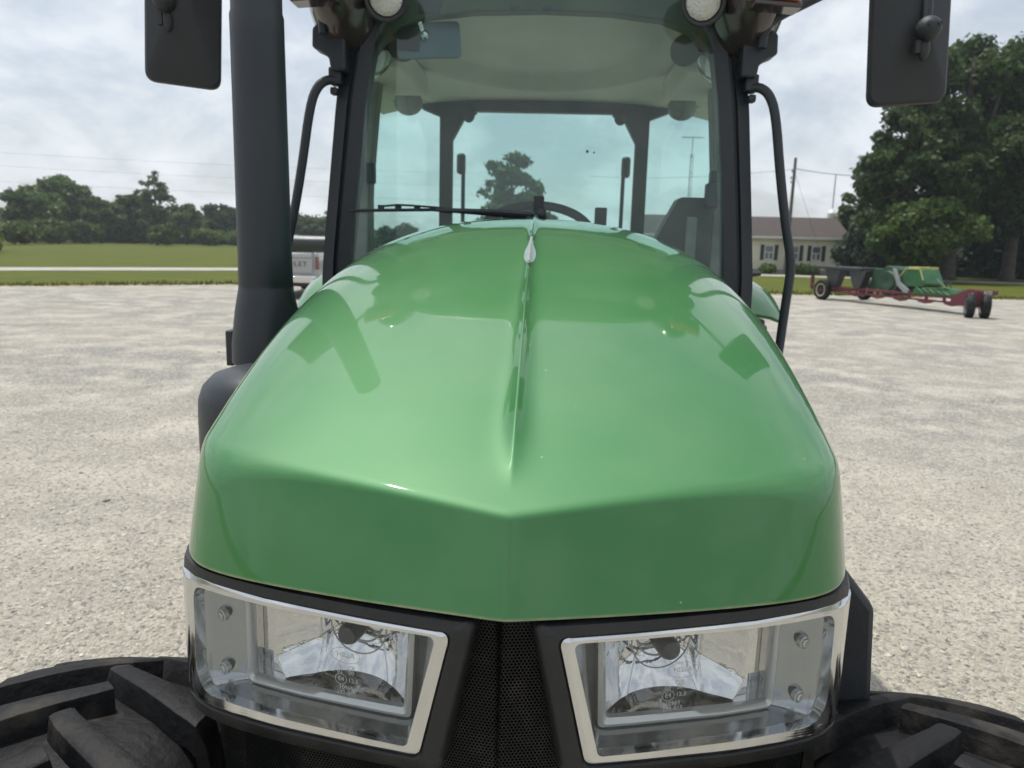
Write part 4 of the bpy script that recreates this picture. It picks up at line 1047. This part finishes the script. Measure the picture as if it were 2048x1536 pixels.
# brown shed between house and grove
S0 = Vector((24.6, 58.5, 0)); sh = empty('shed', S0, 'small brown wooden shed in the shade behind the black platform', 'shed')
m = MB(); m.box(S0+Vector((0, 0, .8)), (1.9, 1.4, 1.6)); m.build('wall', M['roofb'], sh, smooth=0)
m = MB(); m.prism([S0+Vector((-1.05, -.8, 1.6)), S0+Vector((1.05, -.8, 1.6)), S0+Vector((0, -.8, 1.95))], (0, 1.6, 0)); m.build('roof', M['roofb'], sh, smooth=0)

# ------------------------------------------------------------------ pickup
M['tpaint'] = mat('silver_paint', (.36, .37, .365), .3, .35, coat=1, crough=.04)
M['tglass'] = mat('dark_glass', (.012, .016, .018), .06, coat=1)
M['tail'] = mat('tail_lamp', (.16, .05, .045), .15, coat=1)
TX, TY = -7.30, 21.0
def build_truck():
    T = empty('pickup_truck', (TX, TY, 0), 'silver pickup truck parked tail towards us, half hidden behind the exhaust stack', 'pickup truck')
    def P(x, y, z): return (TX+x, TY+y, z)
    w = 1.0
    def sec(y, pts): return [P(x, y, z) for x, z in pts]
    bed = [(-.94, .55), (-.99, .62), (-1.0, .9), (-.985, 1.22), (-.95, 1.30), (-.86, 1.31), (-.86, .8), (.86, .8), (.86, 1.31), (.95, 1.30), (.985, 1.22), (1.0, .9), (.99, .62), (.94, .55)]
    m = MB(); m.loft([sec(0.03, [(x*.985, z) for x, z in bed]), sec(.10, bed), sec(2.0, bed)]); m.build('bed', M['tpaint'], T, bevel=.01)
    body = [(-.94, .50), (-1.0, .6), (-1.0, 1.0), (-.96, 1.27), (.96, 1.27), (1.0, 1.0), (1.0, .6), (.94, .50)]
    m = MB(); m.loft([sec(2.02, body), sec(4.0, body), sec(5.2, [(x*.96, z*.92) for x, z in body]), sec(5.65, [(x*.88, z*.86) for x, z in body])]); m.build('body', M['tpaint'], T, bevel=.02)
    m = MB(); c0 = [(-.92, 1.26), (.92, 1.26), (.76, 1.72), (.70, 1.765), (-.70, 1.765), (-.76, 1.72)]
    m.loft([sec(2.05, [(x, z-.0) for x, z in c0][:2]+[(.80, 1.66), (.74, 1.70), (-.74, 1.70), (-.80, 1.66)]), sec(2.22, c0), sec(3.4, c0), sec(4.2, [(x*.97, 1.26 if z < 1.3 else 1.27) for x, z in c0])])
    m.build('cab', M['tpaint'], T, bevel=.02)
    m = MB(); m.prism([P(-.80, 2.025, 1.28), P(.80, 2.025, 1.28), P(.72, 2.025, 1.655), P(-.72, 2.025, 1.655)], (0, .02, 0)); m.build('rear_window', M['tglass'], T, bevel=.005)
    tg = MB(); tg.prism([P(-.80, -.01, .72), P(.80, -.01, .72), P(.80, -.01, 1.16), P(-.80, -.01, 1.16)], (0, .06, 0)); tg.prism([P(-.80, -.035, 1.165), P(.80, -.035, 1.165), P(.80, -.02, 1.285), P(-.80, -.02, 1.285)], (0, .08, 0)); to = tg.build('tailgate', M['tpaint'], T, bevel=.012)
    h = MB(); h.box(P(.0, -.032, 1.12), (.34, .03, .055)); h.build('tailgate_handle', M['black'], to, bevel=.008)
    mt = Matrix.Translation(P(.0, -.016, .98)) @ Matrix.Rotation(rad(90), 4, 'X')
    text('tailgate_lettering', 'CHEVROLET', .19, mt, M['black'], to, .004, 1.32)
    b = MB(); b.prism([P(-.96, -.16, .46), P(.96, -.16, .46), P(.96, -.16, .66), P(-.96, -.16, .66)], (0, .18, 0)); bo = b.build('rear_bumper', M['chrome'], T, bevel=.03)
    pl_ = MB(); pl_.box(P(0, -.165, .56), (.5, .02, .13)); pl_.build('plate_recess', M['black'], bo, bevel=.006)
    for s in (-1, 1):
        t = MB(); t.prism([P(s*.88, -.005, .84), P(s*.985, -.005, .84), P(s*.975, -.005, 1.20), P(s*.88, -.005, 1.20)], (0, .09, 0)); t.build('tail_lamp', M['tail'], T, bevel=.01)
        for y in (1.05, 4.55):
            t = MB(); t.lathe([(.20, -.13), (.36, -.13), (.385, -.09), (.385, .09), (.36, .13), (.20, .13)], P(s*.86, y, .385), (1, 0, 0), 32); wo = t.build('wheel', M['tyre'], T)
            r = MB(); r.lathe([(.03, -.10), (.22, -.11), (.22, .11), (.03, .10)], P(s*.86, y, .385), (1, 0, 0), 24); r.build('rim', M['galv'], wo)
        t = MB(); t.box(P(s*1.1, 3.6, 1.35), (.18, .1, .24)); t.build('side_mirror', M['black'], T, bevel=.02)
    u = MB(); u.box(P(0, 2.4, .45), (1.3, 4.6, .2)); u.build('underbody', M['black'], T)
    r = MB(); r.tube([P(-.70, 2.25, 1.775), P(-.70, 3.3, 1.78)], .015, 6); r.tube([P(.70, 2.25, 1.775), P(.70, 3.3, 1.78)], .015, 6); r.build('roof_rail', M['chrome'], T)
build_truck()

# ------------------------------------------------------------------ header transport trailer with header on it
M['maroon'] = mat('maroon_paint', (.12, .016, .028), .55, col2=(.10, .022, .030), nscale=3, lo=.4, hi=.8)
M['cream'] = mat('cream_rim', (.58, .53, .38), .5)
M['hgreen'] = mat('header_green', (.012, .12, .03), .4, coat=.3, col2=(.010, .07, .022), nscale=3)
M['hdark'] = mat('header_shield', (.008, .036, .018), .55, col2=(.014, .058, .026), nscale=4)
M['hyellow'] = mat('header_yellow', (.42, .42, .14), .5)
TO = Vector((10.0, 27.6, 0)); TU = Vector((.335, -.942, 0)).normalized(); TV = Vector((-TU.y, TU.x, 0))
def tp(u, v, z): return TO+TU*u+TV*v+Vector((0, 0, z))
def tbox(m, u0, u1, v0, v1, z0, z1): m.hexa([tp(u0, v0, z0), tp(u1, v0, z0), tp(u1, v1, z0), tp(u0, v1, z0)], [tp(u0, v0, z1), tp(u1, v0, z1), tp(u1, v1, z1), tp(u0, v1, z1)])
TT = empty('header_trailer', TO, 'long maroon header transport trailer parked at the lot edge', 'trailer')
m = MB(); tbox(m, -.9, 5.9, .20, .30, .44, .52); tbox(m, -.9, 5.9, .22, .28, .30, .35)
for k in range(9): tbox(m, .35+.66*k, .43+.66*k, .22, .28, .34, .45)
for k in range(5):   # sagging truss bellies
    u0 = .9+.98*k
    m.prism([tp(u0+.1, .21, .36), tp(u0+.25, .21, .26), tp(u0+.5, .21, .215), tp(u0+.75, .21, .26), tp(u0+.9, .21, .36)], TV*.05)
tbox(m, -.95, -.85, .20, .30, .36, .82)
tbox(m, -.1, .1, -.05, 1.8, .32, .42)
m.build('frame', M['maroon'], TT, smooth=0, bevel=.006)
m = MB(); m.prism([tp(5.3, .17, .28), tp(6.15, .17, .24), tp(6.3, .17, .62), tp(6.7, .17, .64), tp(6.7, .17, .76), tp(5.85, .17, .76), tp(5.3, .17, .52)], TV*.14); g_ = m.build('gooseneck', M['maroon'], TT, smooth=0, bevel=.006)
def wheel2(c, axis, R, hw, name='wheel', rim='cream'):
    m = MB(); m.lathe([(R*.60, -hw*.8), (R*.8, -hw), (R*.94, -hw*.92), (R, -hw*.6), (R, hw*.6), (R*.94, hw*.92), (R*.8, hw), (R*.60, hw*.8)], c, axis, 36); o = m.build(name, M['tyre'], TT)
    r = MB(); r.lathe([(.02, -hw*.45), (R*.2, -hw*.5), (R*.24, -hw*.35), (R*.5, -hw*.3), (R*.57, -hw*.85), (R*.63, -hw*.88), (R*.63, hw*.88), (R*.57, hw*.85), (R*.5, hw*.3), (.02, hw*.45)], c, axis, 30); r.build('rim', M[rim], o)
    h = MB(); h.lathe([(R*.14, 0), (R*.13, hw*.9), (.01, hw*.95)], c, -Vector(axis), 12); h.build('hub', M['maroon'], o)
wheel2(tp(0, .0, .36), TV, .36, .11); wheel2(tp(0, 1.85, .36), TV, .36, .11)
fa = Vector((.94, -.33, 0)).normalized(); fc = Vector((12.0, 21.35, .335))
for s in (-1, 1): wheel2(fc+fa*.185*s, fa, .335, .105, rim='galv')
m = MB(); m.hexa([fc+fa*-.07+Vector((0, -.03, -.02)), fc+fa*.07+Vector((0, -.03, -.02)), fc+fa*.07+Vector((0, .06, -.02)), fc+fa*-.07+Vector((0, .06, -.02))], [fc+fa*-.09+Vector((0, -.05, .42)), fc+fa*.09+Vector((0, -.05, .42)), fc+fa*.09+Vector((0, .06, .42)), fc+fa*-.09+Vector((0, .06, .42))])
m.tube([fc-fa*.2, fc+fa*.2], .03, 8); m.build('steering_fork', M['maroon'], TT, smooth=0, bevel=.006)
# white lettering and round logo on the gooseneck
nrm = -TV; xa = TU; mt = Matrix((xa, Vector((0, 0, 1)), nrm)).transposed().to_4x4()
if Matrix((xa, Vector((0, 0, 1)), nrm)).determinant() < 0: mt = Matrix((-xa, Vector((0, 0, 1)), nrm)).transposed().to_4x4()
mt.translation = tp(6.42, .166, .69); text('lettering', 'WACO', .13, mt, M['trim'], g_, .003, 1.05, .003)
m = MB(); m.lathe([(.002, 0), (.055, 0), (.055, .008), (.002, .008)], tp(6.02, .165, .60), -TV, 20); m.build('round_badge', M['trim'], g_)
# the header resting on it
HH = empty('harvester_header', tp(2.6, .6, .45), 'green harvester header with yellow stripe and black platform, riding on the maroon trailer', 'harvester header')
m = MB(); tbox(m, -.75, 1.65, .10, .95, 1.10, 1.20); tbox(m, -1.0, -.75, .2, .85, 1.13, 1.19); m.build('platform', M['black'], HH, smooth=0, bevel=.02)
for u in (.25, 1.45):
    m = MB(); m.prism([tp(u-.42, .14, 1.10), tp(u+.42, .14, 1.10), tp(u+.18, .14, .50), tp(u-.10, .14, .50)], TV*.28); m.build('platform_leg', M['black'], HH, smooth=0, bevel=.01)
c = tp(2.65, .35, .82); m = MB(); m.lathe([(.03, -.02), (.12, -.05), (.30, -.06), (.33, -.02), (.46, -.02), (.48, .02), (.48, .75), (.03, .75)], c, TV, 40); m.build('drum_shield', M['hdark'], HH)
m = MB(); m.prism([tp(1.95, .40, 1.20), tp(3.15, .40, 1.22), tp(3.5, .40, .60), tp(1.75, .40, .50)], TV*.65); m.build('side_frame', M['hdark'], HH, smooth=0, bevel=.03)
m = MB(); m.prism([tp(3.32, .22, .96), tp(3.50, .22, 1.24), tp(4.02, .22, 1.24), tp(4.28, .22, .80), tp(4.20, .22, .70), tp(3.50, .22, .70)], TV*.75); hs = m.build('hood_shield', M['hgreen'], HH, smooth=0, bevel=.04)
m = MB(); m.prism([tp(3.54, .20, 1.23), tp(3.99, .20, 1.23), tp(4.00, .20, 1.31), tp(3.58, .20, 1.31)], TV*.76); m.build('yellow_stripe', M['hyellow'], hs, smooth=0, bevel=.01)
m = MB(); m.tube([tp(3.30, .18, 1.0), tp(3.52, .18, 1.28)], .018, 6); m.tube([tp(4.05, .18, 1.25), tp(4.22, .18, .92)], .018, 6); m.build('yellow_edge', M['hyellow'], hs)
m = MB(); m.prism([tp(2.98, .14, 1.22), tp(3.08, .14, 1.22), tp(3.36, .14, .80), tp(3.72, .14, .60), tp(3.72, .14, .50), tp(3.54, .14, .50), tp(3.24, .14, .72)], TV*.08); m.build('lift_arm', M['galv'], HH, smooth=0, bevel=.01)
m = MB(); m.prism([tp(3.9, .18, .66), tp(4.9, .18, .72), tp(5.5, .18, .58), tp(5.3, .18, .50), tp(3.9, .18, .50)], TV*.7)
for k in range(6): m.tube([tp(4.0+.25*k, .16, .70-.02*k), tp(4.3+.25*k, .2, .52)], .02, 5)
m.tube([tp(4.7, .2, .98), tp(5.05, .2, .74), tp(5.7, .2, .66)], .02, 5); m.tube([tp(4.9, .5, .95), tp(5.0, .5, .6)], .025, 5); m.build('cutter_bed', M['hgreen'], HH, smooth=0)
m = MB(); m.tube([tp(4.95, .3, 1.0), tp(4.98, .3, .62)], .03, 6); m.tube([tp(4.70, .25, .72), tp(5.9, .25, .70)], .018, 6); m.build('hydraulic_hose', M['black'], HH)

# ------------------------------------------------------------------ sky, sun, camera
SD = Vector(SUNV).normalized()
el = math.asin(SD.z); az = math.atan2(SD.x, SD.y)
w = bpy.data.worlds.new('World'); sc.world = w; w.use_nodes = True; n, l = w.node_tree.nodes, w.node_tree.links
bg = n['Background']; sk = n.new('ShaderNodeTexSky'); sk.sky_type = 'NISHITA'; sk.sun_disc = False; sk.sun_elevation = el; sk.sun_rotation = az
sk.air_density = 1.0; sk.dust_density = 2.0; sk.ozone_density = 1.5; bg.inputs[1].default_value = SKYS
tc = n.new('ShaderNodeTexCoord'); sx = n.new('ShaderNodeSeparateXYZ'); l.new(tc.outputs['Generated'], sx.inputs[0])
def wm(op, a, b=None, c=None):
    k = n.new('ShaderNodeMath'); k.operation = op
    for i, v in enumerate((a, b, c)):
        if v is None: continue
        if isinstance(v, (int, float)): k.inputs[i].default_value = v
        else: l.new(v, k.inputs[i])
    return k.outputs[0]
zz = wm('ADD', wm('MAXIMUM', sx.outputs[2], 0.0), .50)
cx_ = n.new('ShaderNodeCombineXYZ'); l.new(wm('DIVIDE', sx.outputs[0], zz), cx_.inputs[0]); l.new(wm('DIVIDE', sx.outputs[1], zz), cx_.inputs[1])
def wn(s, d, r):
    t = n.new('ShaderNodeTexNoise'); t.inputs['Scale'].default_value = s; t.inputs['Detail'].default_value = d; t.inputs['Roughness'].default_value = r; t.inputs['Distortion'].default_value = .3
    l.new(cx_.outputs[0], t.inputs['Vector']); return t.outputs[0]
def wr(v, a, b, c, d):
    r = n.new('ShaderNodeMapRange'); r.interpolation_type = 'SMOOTHSTEP'; r.inputs[1].default_value = a; r.inputs[2].default_value = b; r.inputs[3].default_value = c; r.inputs[4].default_value = d; l.new(v, r.inputs[0]); return r.outputs[0]
cf = wr(wn(3.4, 9, .58), .36, .62, CLO, CHI)
cb = wr(wn(5.5, 8, .6), .35, .7, .965, 1.035)
mx = n.new('ShaderNodeMix'); mx.data_type = 'RGBA'; l.new(cf, mx.inputs[0]); l.new(sk.outputs[0], mx.inputs[6])
vm = n.new('ShaderNodeVectorMath'); vm.operation = 'SCALE'; vm.inputs[0].default_value = CLOUD; l.new(cb, vm.inputs[3]); l.new(vm.outputs[0], mx.inputs[7])
# bright haze round the sun
gd = n.new('ShaderNodeVectorMath'); gd.operation = 'NORMALIZE'; l.new(tc.outputs['Generated'], gd.inputs[0])
dt = n.new('ShaderNodeVectorMath'); dt.operation = 'DOT_PRODUCT'; l.new(gd.outputs[0], dt.inputs[0]); dt.inputs[1].default_value = tuple(SD)
gl_ = wm('MULTIPLY_ADD', wm('POWER', wm('MAXIMUM', dt.outputs['Value'], 0.0), 7.0), AUR, 1.0)
vs_ = n.new('ShaderNodeVectorMath'); vs_.operation = 'SCALE'; l.new(mx.outputs[2], vs_.inputs[0]); l.new(gl_, vs_.inputs[3])
l.new(vs_.outputs[0], bg.inputs[0])
sun = bpy.data.lights.new('sun', 'SUN'); sun.energy = SUNE; sun.angle = rad(.6); sun.color = (1, .955, .88)
so = bpy.data.objects.new('sun', sun); COL.objects.link(so); so.rotation_euler = SD.to_track_quat('Z', 'Y').to_euler(); so.location = (0, 0, 30)

cam = bpy.data.cameras.new('camera'); co_ = bpy.data.objects.new('camera', cam); COL.objects.link(co_); sc.camera = co_
yaw, pit, rol = rad(2.3), rad(10.6), rad(1.5)
fwv = Vector((-math.sin(yaw)*math.cos(pit), math.cos(yaw)*math.cos(pit), -math.sin(pit))); rt = Vector((math.cos(yaw), math.sin(yaw), 0)); upv = rt.cross(fwv)
r2 = rt*math.cos(rol)+upv*math.sin(rol); u2 = upv*math.cos(rol)-rt*math.sin(rol)
R_ = Matrix((r2, u2, -fwv)).transposed().to_4x4(); R_.translation = (.03, 0, 1.7); co_.matrix_world = R_
cam.sensor_width = 36; cam.lens = 36*1500/2048; cam.clip_end = 5000; cam.clip_start = .05
cam.dof.use_dof = True; cam.dof.focus_distance = 1.02; cam.dof.aperture_fstop = 8.5
sc.view_settings.view_transform = 'Standard'; sc.view_settings.look = 'None'; sc.view_settings.exposure = EXPO; sc.view_settings.gamma = 1
sc.render.resolution_x = 1024; sc.render.resolution_y = 768
hz = MB(); hz.box((0, 90, 9.5), (420, 240, 24)); hm = bpy.data.materials.new('haze_air'); hn, hl = nodes(hm); hn.remove(hn['Principled BSDF'])
pv = hn.new('ShaderNodeVolumePrincipled'); pv.inputs['Color'].default_value = (.85, .92, 1, 1); pv.inputs['Density'].default_value = .0005; pv.inputs['Anisotropy'].default_value = .3
hl.new(pv.outputs[0], hn['Material Output'].inputs['Volume']); ho = hz.build('haze', hm, None, smooth=0); ho['kind'] = 'stuff'
sc.cycles.max_bounces = 10; sc.cycles.transparent_max_bounces = 16; sc.cycles.glossy_bounces = 5; sc.cycles.caustics_reflective = False; sc.cycles.caustics_refractive = False
